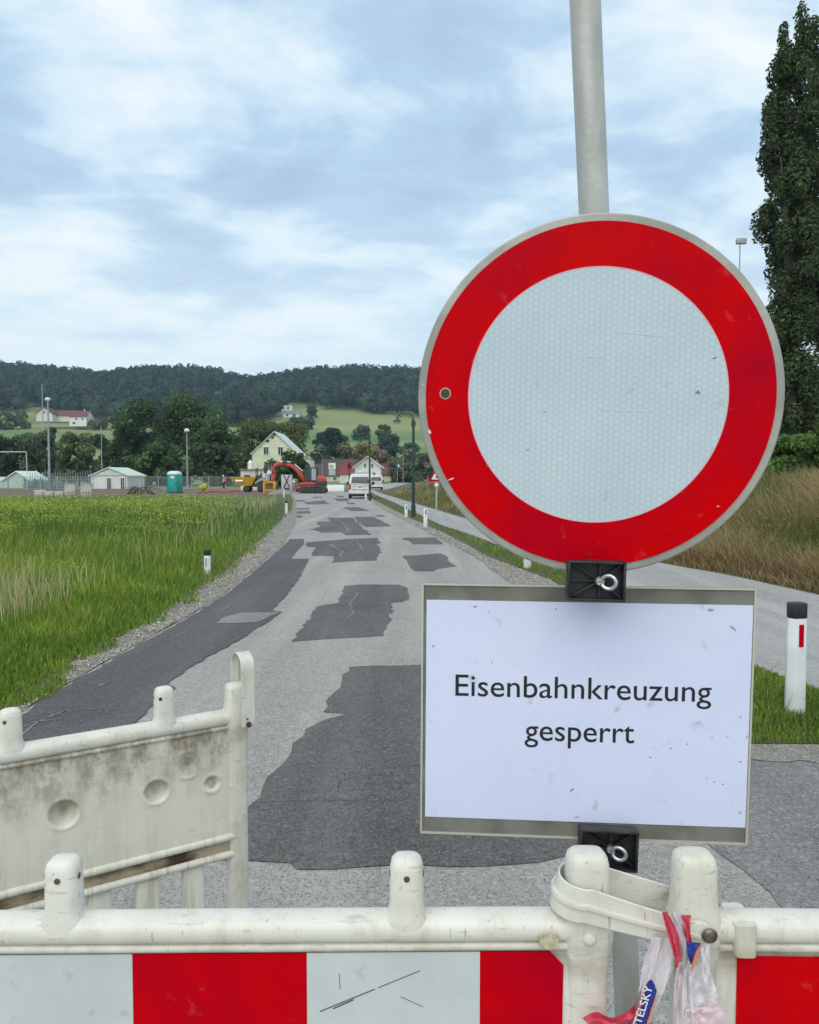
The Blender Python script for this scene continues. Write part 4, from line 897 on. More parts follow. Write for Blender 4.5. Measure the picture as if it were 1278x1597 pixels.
# ------------------------------------------------------------------ sign post, disc, panel, clamps
pole_top, pole_bot = at(906, -160, 1.395), at(976, 1500, 1.60)
ax = (pole_bot - pole_top).normalized(); base = pole_bot + ax*((pole_bot.z - 0.0)/-ax.z)
PT = thing('sign_post', 'grey galvanised tube post leaning left, carrying the round sign', 'post', base)
m = MB(); m.tube([base, pole_top], .0275, 32); m.build('tube', M_GALV, PT, world=True)
m = MB(); m.cyl(pole_top, pole_top - ax*.012, .029, .024, 32); m.build('end_cap', M_BLACKP, PT, world=True)
m = MB(); m.cyl(base, base + Vector((0, 0, .05)), .06, .035, 20); m.build('foot_collar', M_GALV, PT, world=True)
def frame_from(cpx, cpy, depth, yaw, roll, tilt):
    c = at(cpx, cpy, depth); Mx = Matrix.Rotation(yaw, 3, 'Z') @ Matrix.Rotation(tilt, 3, 'X') @ Matrix.Rotation(roll, 3, 'Y'); return c, Mx
def oriented(name, label, cat, c, Mx):
    t = thing(name, label, cat, c); t.rotation_euler = Mx.to_euler(); return t
DY = 1.385
c, Mx = frame_from(928.5, 617.5, DY, R(-9), R(1.0), R(1.5))      # local: x right, z up, -y towards the viewer
SG = oriented('prohibition_sign', 'big round white sign with broad red border on the grey post', 'road sign', c, Mx)
RD = 283/1200*DY*0.972
def ring_sheet(name, r0, r1, y, th, m, parent, n=128, hole=None, wob=0):
    b = MB(); rnd = random.Random(2)
    o = [(r1*math.cos(2*math.pi*k/n), r1*math.sin(2*math.pi*k/n)) for k in range(n)]
    if r0 <= 0: b.prism(o, 'y', y - th, y)
    else:
        i_ = [(r0*math.cos(2*math.pi*k/n), r0*math.sin(2*math.pi*k/n)) for k in range(n)]; vs = [(p[0], y - th, p[1]) for p in o + i_] + [(p[0], y, p[1]) for p in o + i_]; fs = []
        for k in range(n):
            l = (k + 1) % n; fs += [(k, l, n + l, n + k), (2*n + k, 3*n + k, 3*n + l, 2*n + l), (k, 2*n + k, 2*n + l, l), (n + k, n + l, 3*n + l, 3*n + k)]
        b.add(vs, fs)
    return b.build(name, m, parent, ang=30)
plate = ring_sheet('back_plate', 0, RD, .004, .003, M_ALU, SG)
b = MB(); b.tube([(RD*math.cos(2*math.pi*k/96), .004, RD*math.sin(2*math.pi*k/96)) for k in range(96)], .003, 8, closed=True); b.build('folded_rim', M_ALU, SG)
ring_sheet('red_ring', RD*.714, RD*.963, -.0004, .0006, M_RED, SG)
ring_sheet('white_field', 0, RD*.7125, -.0006, .0006, M_SIGNW, SG)
ring_sheet('pink_seam', RD*.7115, RD*.7165, -.0011, .0004, mat('pink_edge', (.75, .35, .38), .4), SG)
hp = (-(934 - 697)/1200*DY*.985, 0)
b = MB(); b.cyl((hp[0], -.0012, .004), (hp[0], -.0022, .004), .0104, n=28); b.build('hole_washer', mat('hole_rim', (.6, .45, .35), .5), SG)
b = MB(); b.cyl((hp[0], -.002, .004), (hp[0], -.0030, .004), .0086, n=28); b.build('drill_hole', mat('hole_dark', (.055, .075, .012), .6, (.02, .03, .008), 200), SG)
for q, (a, r_) in enumerate(((-.01, .955), (.3, .9))):
    b = MB(); b.cyl((-RD*r_*.985 if q == 0 else 0, -.0012, .003 if q == 0 else -.9*RD), (-RD*r_*.985 if q == 0 else 0, -.002, .003 if q == 0 else -.9*RD), .002, n=10); b.build('rivet', M_BLACKP, SG)
def marks(parent, items, y, m, name='scuff'):
    for (x, z, w, h_, a) in items:
        k = 9; poly = [(x + w*math.cos(6.283*i/k)*random.Random(i*7 + int(x*999)).uniform(.5, 1.1), z + h_*math.sin(6.283*i/k)*random.Random(i*5 + int(z*999)).uniform(.5, 1.1)) for i in range(k)]
        ca, sa = math.cos(a), math.sin(a); poly = [((px_ - x)*ca - (pz_ - z)*sa + x, (px_ - x)*sa + (pz_ - z)*ca + z) for px_, pz_ in poly]
        b = MB(); b.prism(poly, 'y', y - .0003, y); b.build(name, m, parent, smooth=False)
KS = DY/1200
M_SCUFF = mat('scuff_grey', (.22, .22, .20), .8); M_SCUFFW = mat('scuff_pale', (.64, .66, .68), .6)
marks(SG, [((px_ - 934)*KS, (617 - py_)*KS, w*KS, h_*KS, a) for px_, py_, w, h_, a in ((1087, 612, 3, 4, .4), (1083, 612, 2, 1.5, 0), (858, 642, 3, 1, .2), (833, 702, 2, 1.5, 0), (1108, 560, 5, 1.5, .3), (770, 727, 2, 2, 0))], -.0013, M_SCUFF)
marks(SG, [((px_ - 934)*KS, (617 - py_)*KS, w*KS, h_*KS, a) for px_, py_, w, h_, a in ((845, 767, 16, .8, -.9), (975, 640, 50, .6, -.04), (930, 557, 16, .9, 0), (1000, 524, 40, .6, -.1), (712, 750, 8, 1.2, .35), (676, 675, 3, 5, .3), (1122, 784, 2, 1, 0), (665, 600, 4, .8, 0))], -.0014, M_SCUFFW)
# notice panel
PD = 1.458
def quad_frame(TL, TR, BR, BL):
    c = (TL + TR + BR + BL)/4; u = ((TR - TL) + (BR - BL)).normalized(); w = ((TL - BL) + (TR - BR)); w = (w - u*w.dot(u)).normalized(); nrm = u.cross(w)
    Mx = Matrix((u, -nrm, w)).transposed(); return c, Mx, ((TR - TL).length + (BR - BL).length)/2, ((TL - BL).length + (TR - BR).length)/2
c, Mx, PW, PH = quad_frame(at(657, 910, PD + .012), at(1171, 917, PD - .028), at(1174, 1318, PD - .018), at(657, 1298, PD + .022))
if Mx.determinant() < 0: print('BAD FRAME')
PN = oriented('notice_sign', 'rectangular metal panel with a printed white paper notice below the round sign', 'sign', c, Mx)
# find the local frame: x right, z up, +y must point away from the viewer
m = MB(); m.box((0, .002, 0), (PW, .004, PH)); m.build('metal_plate', mat('weathered_plate', (.24, .235, .20), .6, (.15, .145, .125), 10, metal=.2, bump=.1), PN)
e_ = .0035
for nm, cc, dd in (('edge_fold', (0, -.001, PH/2 - e_/2), (PW, .004, e_)), ('edge_fold', (0, -.001, -PH/2 + e_/2), (PW, .004, e_)), ('edge_fold', (-PW/2 + e_/2, -.001, 0), (e_, .0035, PH - 2*e_ - .0004)), ('edge_fold', (PW/2 - e_/2, -.001, 0), (e_, .0035, PH - 2*e_ - .0004))):
    m = MB(); m.box(cc, dd); m.build(nm, mat('bright_edge', (.6, .58, .5), .4, metal=.3), PN)
sp = PW/515.0
pc = Vector(((917 - 915)*sp, 0, (1110 - 1111)*sp + .002))
m = MB(); m.box((pc.x, -.0006, pc.z), (503.5*sp, .0012, 346*sp*1.02)); m.build('paper', M_PAPER, PN)
def text_mesh(body, width, height_x, loc, m, parent, bold=0.0, name='lettering', rot=(R(90), 0, 0), xs=None):
    cu = bpy.data.curves.new('txt', 'FONT'); cu.body = body; cu.align_x = 'CENTER'; cu.align_y = 'BOTTOM_BASELINE'; cu.offset = bold; cu.fill_mode = 'FRONT'; cu.resolution_u = 6
    o = bpy.data.objects.new('txt', cu); COL.objects.link(o); dg = bpy.context.evaluated_depsgraph_get(); dg.update()
    me = bpy.data.meshes.new_from_object(o.evaluated_get(dg)); bpy.data.objects.remove(o)
    co = np.array([v.co[:] for v in me.vertices]); w = co[:, 0].max() - co[:, 0].min(); cx = (co[:, 0].max() + co[:, 0].min())/2
    sx = width/w; sz = height_x
    for v in me.vertices: v.co = ((v.co.x - cx)*sx, v.co.y*sz, 0)
    me.materials.clear(); ob = link_mesh(name, me, m, parent); ob.location = loc; ob.rotation_euler = rot; return ob
# measured: cap height of the first line 36 px, widths 398 and 172 px
text_mesh('Eisenbahnkreuzung', 398*sp, 50*sp, ((911 - 915)*sp, -.0016, (1110 - 1086)*sp), M_INK, PN, .0025, name='printed_word')
text_mesh('gesperrt', 171*sp, 50*sp, ((908 - 915)*sp, -.0016, (1110 - 1155)*sp), M_INK, PN, .0025, name='printed_word')
marks(PN, [((x_ - 915)*sp, (1110 - y_)*sp, w*sp, h_*sp, a) for x_, y_, w, h_, a in ((741, 942, 5, 2, .2), (763, 950, 3, 1, -.7), (1105, 941, 6, 3, 0), (1139, 969, 8, 2.5, -.6), (868, 944, 2, 1.5, 0), (1155, 1109, 2, 2.5, 0), (1137, 1140, 2, 1.5, 0), (1113, 1143, 1.5, 1.5, 0), (1076, 1154, 2, 2, 0), (1050, 1162, 2, 2, 0), (1019, 1177, 2.5, 2, 0), (1107, 1208, 2, 1.2, 0), (1118, 1214, 2, 1.5, 0), (1132, 1217, 2.2, 1.6, 0), (1158, 1180, 3, 1.5, 0), (838, 1203, 1.5, 1, 0), (898, 1234, 5, 2, .7), (676, 1007, 3, 2, -.6), (770, 1031, 1, 2.5, 0), (1166, 1140, 1.2, 4, 0), (907, 1278, 5, 1, .2), (1160, 1262, 3, 2, .5))], -.0013, mat('paper_stain', (.34, .35, .38), .9))
# clamps with eye bolts
def clamp(label, px, py, wpx, hpx, Y, roll, bolt_dx):
    c, Mx = frame_from(px, py, Y, R(-4), roll, 0); t = oriented('pole_clamp', label, 'clamp', c, Mx); tag(t, group='black plastic clamps with eye bolts'); w, h_ = wpx/1200*Y, hpx/1200*Y
    m = MB(); m.box((0, .018, 0), (w, .004, h_)); m.build('clamp_plate', M_BLACKP, t)
    m = MB(); q = .0045; 
    for cc, dd in (((0, .004, h_/2 - q/2), (w, .024, q)), ((0, .004, -h_/2 + q/2), (w, .024, q)), ((-w/2 + q/2, .004, 0), (q, .024, h_ - 2*q)), ((w/2 - q/2, .004, 0), (q, .024, h_ - 2*q))): m.box(cc, dd)
    m.build('clamp_rim', M_BLACKP, t, bevel=.001)
    bx = bolt_dx/1200*Y; hub = (bx*.35, 0)
    for k, (ex, ez) in enumerate(((-1, 1), (1, 1), (1, -1), (-1, -1), (-1, 0), (0, 1), (0, -1))):
        m = MB(); m.beam((hub[0], .011, 0), ((w/2 - q)*ex if ex else hub[0], .011, (h_/2 - q)*ez), .013, .0028); m.build('rib', M_BLACKP, t)
    m = MB(); m.cyl((hub[0], .017, 0), (hub[0], .003, 0), .010, n=20); m.build('boss', M_BLACKP, t)
    m = MB(); m.box((0, .045, 0), (w*.62, .052, h_*.55)); m.build('saddle', M_BLACKP, t, bevel=.004)
    m = MB(); m.cyl((hub[0], .004, 0), (hub[0] + .002, -.010, 0), .0038, n=12); r_ = .0115; cx = hub[0] + r_*1.05
    m.tube([(cx + r_*math.cos(a), -.014 - .006*math.cos(a), r_*math.sin(a)*1.0) for a in [math.pi + .45 + (2*math.pi - .75)*k/26 for k in range(27)]], .0036, 12); m.build('eye_bolt', M_ZINC, t)
    m = MB(); m.cyl((hub[0], .004, 0), (hub[0], -.001, 0), .0075, n=20); m.build('washer', M_ZINC, t)
    return t
clamp('black ribbed plastic clamp with eye bolt between round sign and notice', 930, 906, 90, 63, 1.352, R(1.3), 18)
clamp('black ribbed plastic clamp with eye bolt below the paper notice', 949, 1325, 92, 65, 1.425, R(1.5), 12)

# ------------------------------------------------------------------ torn barrier tape
def tape_mat(name, c, c2):
    m = leaf_mat(name, .22, .28); nt = m.node_tree; a = [n for n in nt.nodes if n.type == 'ATTRIBUTE'][0]; n = nt.nodes.new('ShaderNodeTexNoise'); n.inputs['Scale'].default_value = 40; x = nt.nodes.new('ShaderNodeMix'); x.data_type = 'RGBA'; nt.links.new(n.outputs[0], x.inputs[0]); x.inputs[6].default_value = (*c, 1); x.inputs[7].default_value = (*c2, 1)
    for l in list(a.outputs[0].links): nt.links.new(x.outputs[2], l.to_socket)
    return m
M_TW = tape_mat('white_tape', (.84, .84, .86), (.74, .66, .70)); M_TR = tape_mat('pink_red_tape', (.80, .04, .10), (.80, .20, .26)); M_TP = tape_mat('pale_pink_tape', (.84, .60, .66), (.84, .76, .78))
M_TB = mat('blue_tape_print', (.02, .04, .30), .45, (.03, .03, .20), 30); M_TO = mat('orange_tape_print', (.75, .25, .08), .5)
TY = YB - .062
TP = thing('barrier_tape', 'torn crumpled red and white tape knotted on the strap', 'tape', at(1060, 1500, TY))
def ribbon(name, Ledge, Redge, Y, m, amp=.006, nu=22, nv=60, seed=0):
    def samp(E, t):
        k = t*(len(E) - 1); i = min(int(k), len(E) - 2); f = k - i; p0 = E[max(i - 1, 0)]; p1, p2 = E[i], E[i + 1]; p3 = E[min(i + 2, len(E) - 1)]
        return tuple(.5*((2*p1[a]) + (-p0[a] + p2[a])*f + (2*p0[a] - 5*p1[a] + 4*p2[a] - p3[a])*f*f + (-p0[a] + 3*p1[a] - 3*p2[a] + p3[a])*f**3) for a in (0, 1))
    vs = []
    for j in range(nv + 1):
        l, r_ = samp(Ledge, j/nv), samp(Redge, j/nv)
        for i in range(nu + 1):
            q = i/nu; p = (l[0] + (r_[0] - l[0])*q, l[1] + (r_[1] - l[1])*q)
            fold = math.sin(q*11 + seed)*amp*.7 + (mnoise.noise(Vector((q*4 + seed*3.1, j/nv*5, seed)))*amp*1.2) + (abs(mnoise.noise(Vector((q*9 + seed*1.7, j/nv*4 + q*2, seed + 9)))) - .2)*min(amp, .006)*1.1
            vs.append(at(p[0] + mnoise.noise(Vector((q*3, j*.3, seed + 5)))*1.6, p[1], Y + fold))
    fs = [(j*(nu + 1) + i, j*(nu + 1) + i + 1, (j + 1)*(nu + 1) + i + 1, (j + 1)*(nu + 1) + i) for j in range(nv) for i in range(nu)]
    b = MB(); b.add(vs, fs); return b.build(name, m, TP, world=True, ang=80)
ribbon('white_strand', [(1018,1462),(1004,1500),(996,1550),(984,1600),(970,1660)], [(1052,1462),(1050,1510),(1030,1560),(1012,1600),(1000,1660)], TY + .006, M_TW, seed=1)
ribbon('blue_print', [(1010,1532),(1002,1552),(994,1580),(986,1606),(978,1630)], [(1016,1527),(1024,1545),(1016,1572),(1007,1606),(1000,1630)], TY - .003, M_TB, amp=.001, seed=2)
ribbon('orange_print', [(1003,1548),(996,1572),(990,1592),(983,1620)], [(1006,1548),(999,1572),(993,1592),(986,1620)], TY - .0045, M_TO, amp=.0006, nu=2, seed=3)
ribbon('orange_print', [(1022,1555),(1014,1580),(1006,1606)], [(1024,1556),(1017,1581),(1009,1607)], TY - .0045, M_TO, amp=.0006, nu=2, seed=4)
ribbon('pink_strand', [(1033,1423),(1040,1452),(1051,1490),(1054,1508)], [(1040,1421),(1056,1452),(1062,1490),(1056,1510)], TY - .012, M_TR, amp=.003, seed=5)
ribbon('white_strand', [(1041,1418),(1056,1450),(1066,1490),(1058,1530),(1054,1600),(1054,1660)], [(1062,1426),(1070,1450),(1078,1490),(1080,1530),(1082,1600),(1084,1660)], TY - .010, M_TW, amp=.005, seed=6)
ribbon('pink_strand', [(1063,1427),(1066,1450),(1073,1472)], [(1078,1427),(1077,1450),(1080,1472)], TY - .014, M_TR, amp=.004, seed=7)
ribbon('blue_print', [(1071,1468),(1073,1490),(1078,1504)], [(1094,1471),(1085,1486),(1079,1505)], TY - .016, M_TB, amp=.001, seed=8)
ribbon('orange_print', [(1090,1476),(1082,1494),(1078,1512)], [(1095,1474),(1088,1494),(1081,1514)], TY - .0145, M_TO, amp=.001, nu=3, seed=9)
ribbon('white_strand', [(1079,1472),(1076,1510),(1074,1550),(1076,1580)], [(1107,1472),(1108,1510),(1119,1550),(1126,1580)], TY - .008, M_TW, amp=.006, seed=10)
ribbon('pale_pink_strand', [(1070,1574),(1066,1600),(1064,1660)], [(1127,1566),(1132,1600),(1140,1660)], TY - .0105, M_TP, amp=.005, seed=11)
ribbon('pink_strand', [(908,1588),(930,1578),(955,1587),(985,1572),(1000,1545)], [(926,1604),(936,1606),(958,1610),(992,1600),(1006,1556)], TY + .012, M_TR, amp=.008, nu=8, seed=12)
ribbon('white_strand', [(1058,1500),(1052,1540),(1050,1600)], [(1066,1500),(1062,1540),(1060,1600)], TY - .006, M_TP, amp=.003, nu=4, seed=13)
def tape_text():
    # word printed up the blue strip: reads upwards along it
    a, b_ = at(990, 1612, TY - .0075), at(1014, 1538, TY - .0075); d = (b_ - a).normalized(); n = Vector((d.z, 0, -d.x)); n = n if n.x > 0 else -n
    L_ = (b_ - a).length
    o = text_mesh('SWIETELSKY', L_*1.32, 13.5/1200*TY*1.35, (0, 0, 0), mat('tape_white_print', (.8, .8, .8), .5), TP, .012, name='printed_word')
    x_ax = d; z_ax = Vector((0, -1, 0)); y_ax = z_ax.cross(x_ax)
    Mx = Matrix((x_ax, y_ax, z_ax)).transposed(); o.rotation_euler = Mx.to_euler()
    end = b_; c = end - d*(L_*1.32/2) - y_ax*(.0045) - TP.location; o.location = c
tape_text()

# ------------------------------------------------------------------ delineator posts
M_DW = mat('delineator_white', (.78, .80, .80), .4, (.68, .70, .69), 5)
def delineator(label, x, y, h, rz=0, sink=0, w=.12, refl=M_RED, cap=True):
    t = thing('delineator_post', label, 'marker post', (x, y, -sink), rz, 'white roadside marker posts')
    ch = .10 if cap else 0
    prof = [(-w/2, 0), (-w*.32, -.045), (w*.32, -.045), (w/2, 0), (w*.30, .05), (-w*.30, .05)]
    m = MB(); rs = [[(p[0]*s, p[1]*s, z) for p in prof] for z, s in ((0, 1.06), (h - ch, .98))]; m.rings(rs); m.build('shaft', M_DW, t, bevel=.008, seg=2)
    if cap:
        m = MB(); m.rings([[(p[0]*1.02, p[1]*1.02, z + p[1]*.0) for p in prof] for z in (h - ch, h)]); m.build('black_cap', M_BLACK, t, bevel=.006)
    if refl is not None:
        m = MB(); m.box((0, -.0465, h - ch - .115), (.034, .006, .15)); m.build('reflector', refl, t)
    return t
p = gnd(1243, 1126); delineator('nearest white marker post with black cap and red reflector, on the grass at right', p.x, p.y + .03, .80, R(12), w=.135)
M_REFG = mat('grey_reflector', (.35, .38, .40), .3)
p = at(323.5, 857, 13.0); delineator('marker post half sunk in the tall grass left of the road', p.x, 13.0, p.z + .25, R(-10), sink=.25, refl=M_REFG)
for px, pb, hp_, lb, rf in ((664, 823, 30, 'white marker post on the verge beside the warning sign pole', M_BLACK), (634, 807, 20, 'white marker post at the foot of the near curved lamp', M_BLACK), (571, 780, 13, 'white marker post behind the parked van, beside the far curved lamp', M_REFG),
        (823, 887, 74, 'marker post mostly hidden by the round sign, only its foot showing', M_REFG)):
    p = gnd(px, pb); o = delineator(lb, p.x, p.y, hp_/1200*p.y, R(8), refl=rf, cap=False, w=.14)
p = at(447, 781, 34); delineator('marker post in pale grass at the left bend of the road, nearer of two', p.x, 34, p.z, 0, refl=M_REFG)
p = at(443, 760, 60); delineator('marker post at the far end of the grass near the digger, farther of two', p.x, 60, p.z, 0, refl=M_REFG)

# ------------------------------------------------------------------ street lamps, masts, poles
def curved_lamp(label, px, pb, top):
    p = gnd(px, pb); Y = p.y; h = (pb - top)/1200*Y; k = h/6.0
    t = thing('street_lamp', label, 'street lamp', (p.x, p.y, 0), 0, 'dark green street lamps with curved arms')
    m = MB(); m.tube([(0, 0, 0), (0, 0, h*.70), (0, 0, h*.94)], [.075, .06, .05], 12); m.cyl((0, 0, 0), (0, 0, .5), .10, .09, 12); m.cyl((0, 0, h*.88), (0, 0, h*.93), .09, .09, 12); m.build('pole', M_GREENM, t)
    m = MB(); w = 24/1200*31.7; R0 = w/2*1.05
    m.tube([(-R0 + R0*math.cos(a), 0, h*.955 + R0*.62*math.sin(a)) for a in [math.pi*q/14 for q in range(15)]] , .028, 8); m.tube([(0, 0, h*.84), (0, 0, h*.96)], .04, 8)
    m.tube([(-R0 + R0*.78*math.cos(a), 0, h*.945 + R0*.45*math.sin(a)) for a in [math.pi*q/14 for q in range(15)]], .014, 6); m.build('curved_arm', M_GREENM, t)
    m = MB(); c = (-2*R0, 0, h*.935)
    m.rings([[(c[0] + r_*math.cos(a), r_*math.sin(a), c[2] + z) for a in [6.283*q/14 for q in range(14)]] for r_, z in ((.03, .08), (.07, .05), (.16, 0), (.19, -.05))]); m.build('lamp_shade', M_GREENM, t)
    m = MB(); m.rings([[(c[0] + r_*math.cos(a), r_*math.sin(a), c[2] + z) for a in [6.283*q/12 for q in range(12)]] for r_, z in ((.14, -.05), (.10, -.12), (.03, -.15))]); m.build('lamp_glass', mat('lamp_glass', (.6, .62, .6), .2), t)
    return t
curved_lamp('nearer dark green lamp with curved arm, left edge of the round sign beside it', 645, 807, 646)
curved_lamp('farther dark green lamp with curved arm, standing right behind the white van', 577, 781, 682)
def mast(label, px, Y, top, head='ball', r=.07, m_=M_STEEL, zb=None, cat='lamp mast', name='floodlight_mast'):
    x = tpx(px, Y); zb = float(terr(x, Y)) if zb is None else zb; h = EYE + (744 - top)/1200*Y - zb
    t = thing(name, label, cat, (x, Y, zb))
    m = MB(); m.tube([(0, 0, 0), (0, 0, h*.5), (0, 0, h)], [r*1.3, r, r*.7], 10); m.build('pole', m_, t)
    if head == 'ball':
        m = MB(); m.rings([[(r_*math.cos(a), r_*math.sin(a), h + z) for a in [6.283*q/14 for q in range(14)]] for r_, z in ((.08, -.05), (.30, .05), (.36, .22), (.26, .38), (.06, .44))]); m.build('lamp_head', M_WHITE, t)
    elif head == 'arm':
        m = MB(); m.tube([(0, 0, h - .02), (-.5, 0, h + .35), (-1.2, 0, h + .5)], .05, 8); m.build('lamp_arm', m_, t); m = MB(); m.box((-1.45, 0, h + .5), (.7, .28, .14)); m.build('lamp_head', M_STEEL, t, bevel=.03)
    elif head == 'flood':
        m = MB(); m.box((.1, 0, h), (.9, .35, .5)); m.build('lamp_head', M_STEEL, t, bevel=.05)
    return t
mast('tall floodlight mast standing behind the pale concrete blocks', 78, 100, 626, 'ball', .13)
mast('lamp mast with round head right of the teal toilet cabin', 293, 100, 674, 'ball', .09)
mast('thin bare pole between the grey green tree and the big clump', 160, 120, 664, None, .07, cat='pole', name='bare_pole')
mast('thin tall antenna pole beside the farmhouse', 69.5, 420, 600, None, .25, cat='pole', name='antenna_pole')
mast('grey street lamp with slanted head behind the red digger', 503, 150, 710, 'arm', .07)
mast('floodlight mast seen against the sky between round sign and poplars', 1147, 70, 382, 'flood', .07)
mast('rusty brown utility pole left of the red framed signal board', 545, 170, 684, None, .10, mat('rust_brown', (.10, .06, .04), .8), cat='pole', name='utility_pole')
mast('thin pale pole behind the wooden garden, right of the white gable', 629, 180, 700, None, .06, mat('ochre_pole', (.35, .28, .12), .7), cat='pole', name='bare_pole')
mast('short pole carrying the blue sign beyond the dry grass', 620, 150, 720, None, .05, cat='pole', name='bare_pole')
t = thing('blue_sign', 'small blue traffic sign far off above the dry grass', 'road sign', at(622, 727, 149.6)); m = MB(); m.box((0, 0, 0), (.7, .04, 1.0)); m.build('sign_plate', mat('sign_blue', (.05, .10, .35), .5), t, bevel=.02)
m = MB(); m.box((0, -.03, .05), (.25, .02, .45)); m.build('white_symbol', M_WHITE, t)
# mesh fence post right of the round sign
p = gnd(1203, 842, .55)
t = thing('mesh_fence', 'thin wire mesh fence with steel posts running through the dry grass', 'fence', (0, 0, 0))
for k, q in enumerate((9.5, 13.2, 18.5, 24, 30, 36, 42, 48, 54, 60)):
    xx = float(ePath(q)) + 2.4; m = MB(); zb = float(bank_z(xx, q)); m.cyl((xx, q, zb - .1), (xx, q, zb + 1.45), .022, n=10); m.build('post', M_STEEL, t)
def mesh_wires():
    m = MB(); ys = np.concatenate([np.arange(9.5, 30, .35), np.arange(30, 60, 1.2)])
    for zz in (.2, .6, 1.0, 1.42):
        m.tube([(float(ePath(q)) + 2.4, q, float(bank_z(float(ePath(q)) + 2.4, q)) + zz) for q in ys[::3]], .0012, 4)
    for q in ys: xx = float(ePath(q)) + 2.4; zb = float(bank_z(xx, q)); m.tube([(xx, q, zb), (xx, q, zb + 1.42)], .0009, 3)
    o = m.build('wire_mesh', M_STEEL, t); o['kind'] = 'stuff'
mesh_wires()
# triangular warning sign on its pole
p = gnd(681, 816); Yt = p.y
t = thing('warning_sign', 'red bordered triangular warning sign peeking out from behind the round sign', 'road sign', (p.x, p.y, 0))
h = (816 - 728)/1200*Yt; m = MB(); m.cyl((0, 0, 0), (0, 0, h), .03, n=12); m.build('pole', M_GALV, t)
s_ = 26/1200*Yt; zc = (816 - 743)/1200*Yt
tri = lambda s, dz=0: [(-s/2 - .0, zc - s*.29 + dz), (s/2, zc - s*.29 + dz), (0, zc + s*.577 + dz)]
m = MB(); m.prism(tri(s_*1.0), 'y', -.045, -.035); m.build('sign_plate', M_RED, t, bevel=.002)
m = MB(); m.prism(tri(s_*.62, .0), 'y', -.050, -.046); m.build('white_field', M_WHITE, t)
m = MB(); m.prism([(-.03, zc - .06), (.06, zc - .06), (.05, zc + .05), (.02, zc + .09), (-.02, zc + .03)], 'y', -.055, -.051); m.build('black_symbol', M_BLACK, t)
m = MB(); m.cyl((0, -.06, (816 - 756)/1200*Yt), (0, -.02, (816 - 756)/1200*Yt), .07, n=14); m.build('reflector', M_WHITE, t)

# ------------------------------------------------------------------ buildings
def house(name, label, px, Y, w, d, eave, ridge, wall_m, roof_m, rz=0, gable_front=True, zb=None, wins=(), group=None, over=.35, base_py=None, chimney=False, win_m=None):
    x = tpx(px, Y); zb = float(terr(x, Y)) if zb is None else zb
    t = thing(name, label, 'house', (x, Y + d/2, zb), rz, group)
    if gable_front: poly, axx, lo, hi = [(-w/2, -.5), (w/2, -.5), (w/2, eave), (0, ridge - .12), (-w/2, eave)], 'y', -d/2, d/2
    else: poly, axx, lo, hi = [(-d/2, -.5), (d/2, -.5), (d/2, eave), (0, ridge - .12), (-d/2, eave)], 'x', -w/2, w/2
    m = MB(); m.prism(poly, axx, lo, hi); m.build('wall', wall_m, t, smooth=False)
    hw = (w if gable_front else d)/2; sl = (ridge - eave)/hw; th = .16
    for s in (-1, 1):
        e = hw + over; pol = [(s*.0, ridge), (s*e, ridge - sl*e), (s*e, ridge - sl*e + th), (s*.0, ridge + th)]
        m = MB(); ex = (d if gable_front else w)/2 + over; m.prism(pol, axx, -ex, ex); r_ = m.build('roof', roof_m, t, smooth=False)
        if s == 1 and chimney:
            m = MB(); m.box((w*.18, 0, ridge + .3), (.6, .6, 1.6)); m.build('chimney', wall_m, r_)
    for (wx, wz, ww, wh) in wins:
        m = MB(); m.box((wx, -d/2 - .03, wz), (ww, .08, wh)); f = m.build('window', win_m or M_GLASS, t)
        m = MB(); fr = .07
        for cc, dd in (((wx, -d/2 - .06, wz + wh/2), (ww + .16, .1, fr)), ((wx, -d/2 - .06, wz - wh/2), (ww + .2, .14, fr)), ((wx - ww/2, -d/2 - .06, wz), (fr, .1, wh - fr)), ((wx + ww/2, -d/2 - .06, wz), (fr, .1, wh - fr)), ((wx, -d/2 - .085, wz), (.05, .03, wh - fr))): m.box(cc, dd)
        m.build('frame', M_WHITE, f)
    return t
M_YEL = mat('yellow_plaster', (.66, .68, .50), .9, (.60, .61, .44), .8); M_CRM = mat('cream_plaster', (.70, .66, .56), .9, (.6, .57, .5), .8); M_WHP = mat('white_plaster', (.76, .76, .74), .9, (.66, .66, .64), .6)
M_TILE = mat('red_roof_tiles', (.17, .065, .05), .85, (.12, .055, .045), 3, bump=.5, bscale=6); M_TILEB = mat('brown_roof_tiles', (.095, .06, .052), .85, (.07, .05, .045), 3, bump=.5, bscale=6); M_TILEG = mat('grey_roof', (.22, .24, .26), .8, (.16, .17, .18), 3)
M_PGR = mat('pale_green_board', (.60, .70, .60), .8, (.5, .6, .52), 2); M_SHUT = mat('green_shutter', (.012, .05, .03), .6)
Yh = 125.; k = Yh/1200
zr, ze = EYE + (744 - 674)*k, EYE + (744 - 707)*k
yh = house('house', 'pale yellow house gable with two dark green shuttered windows', 429, Yh, 70*k, 10, ze, zr, M_YEL, mat('pale_roof_edge', (.55, .62, .58), .8), wins=[((416 - 429)*k, EYE + (744 - 703)*k, 8*k, 12*k), ((438.5 - 429)*k, EYE + (744 - 703)*k, 8*k, 12*k)], over=.25, win_m=M_SHUT)
for (a, b_) in ((-10, 688), (-13.5, 686), (-3, 682), (0, 678)):
    m = MB(); m.cyl((a*k, -5.08, EYE + (744 - b_)*k), (a*k, -4.95, EYE + (744 - b_)*k), .22, n=12); m.build('round_vent', M_BLACK, yh)
m = MB(); m.box((40*k, 3, (EYE + 28*k)/2), (18*k, 6, EYE + 28*k)); m.build('side_annex', M_CRM, yh, smooth=False)
Yw = 200.; k = Yw/1200
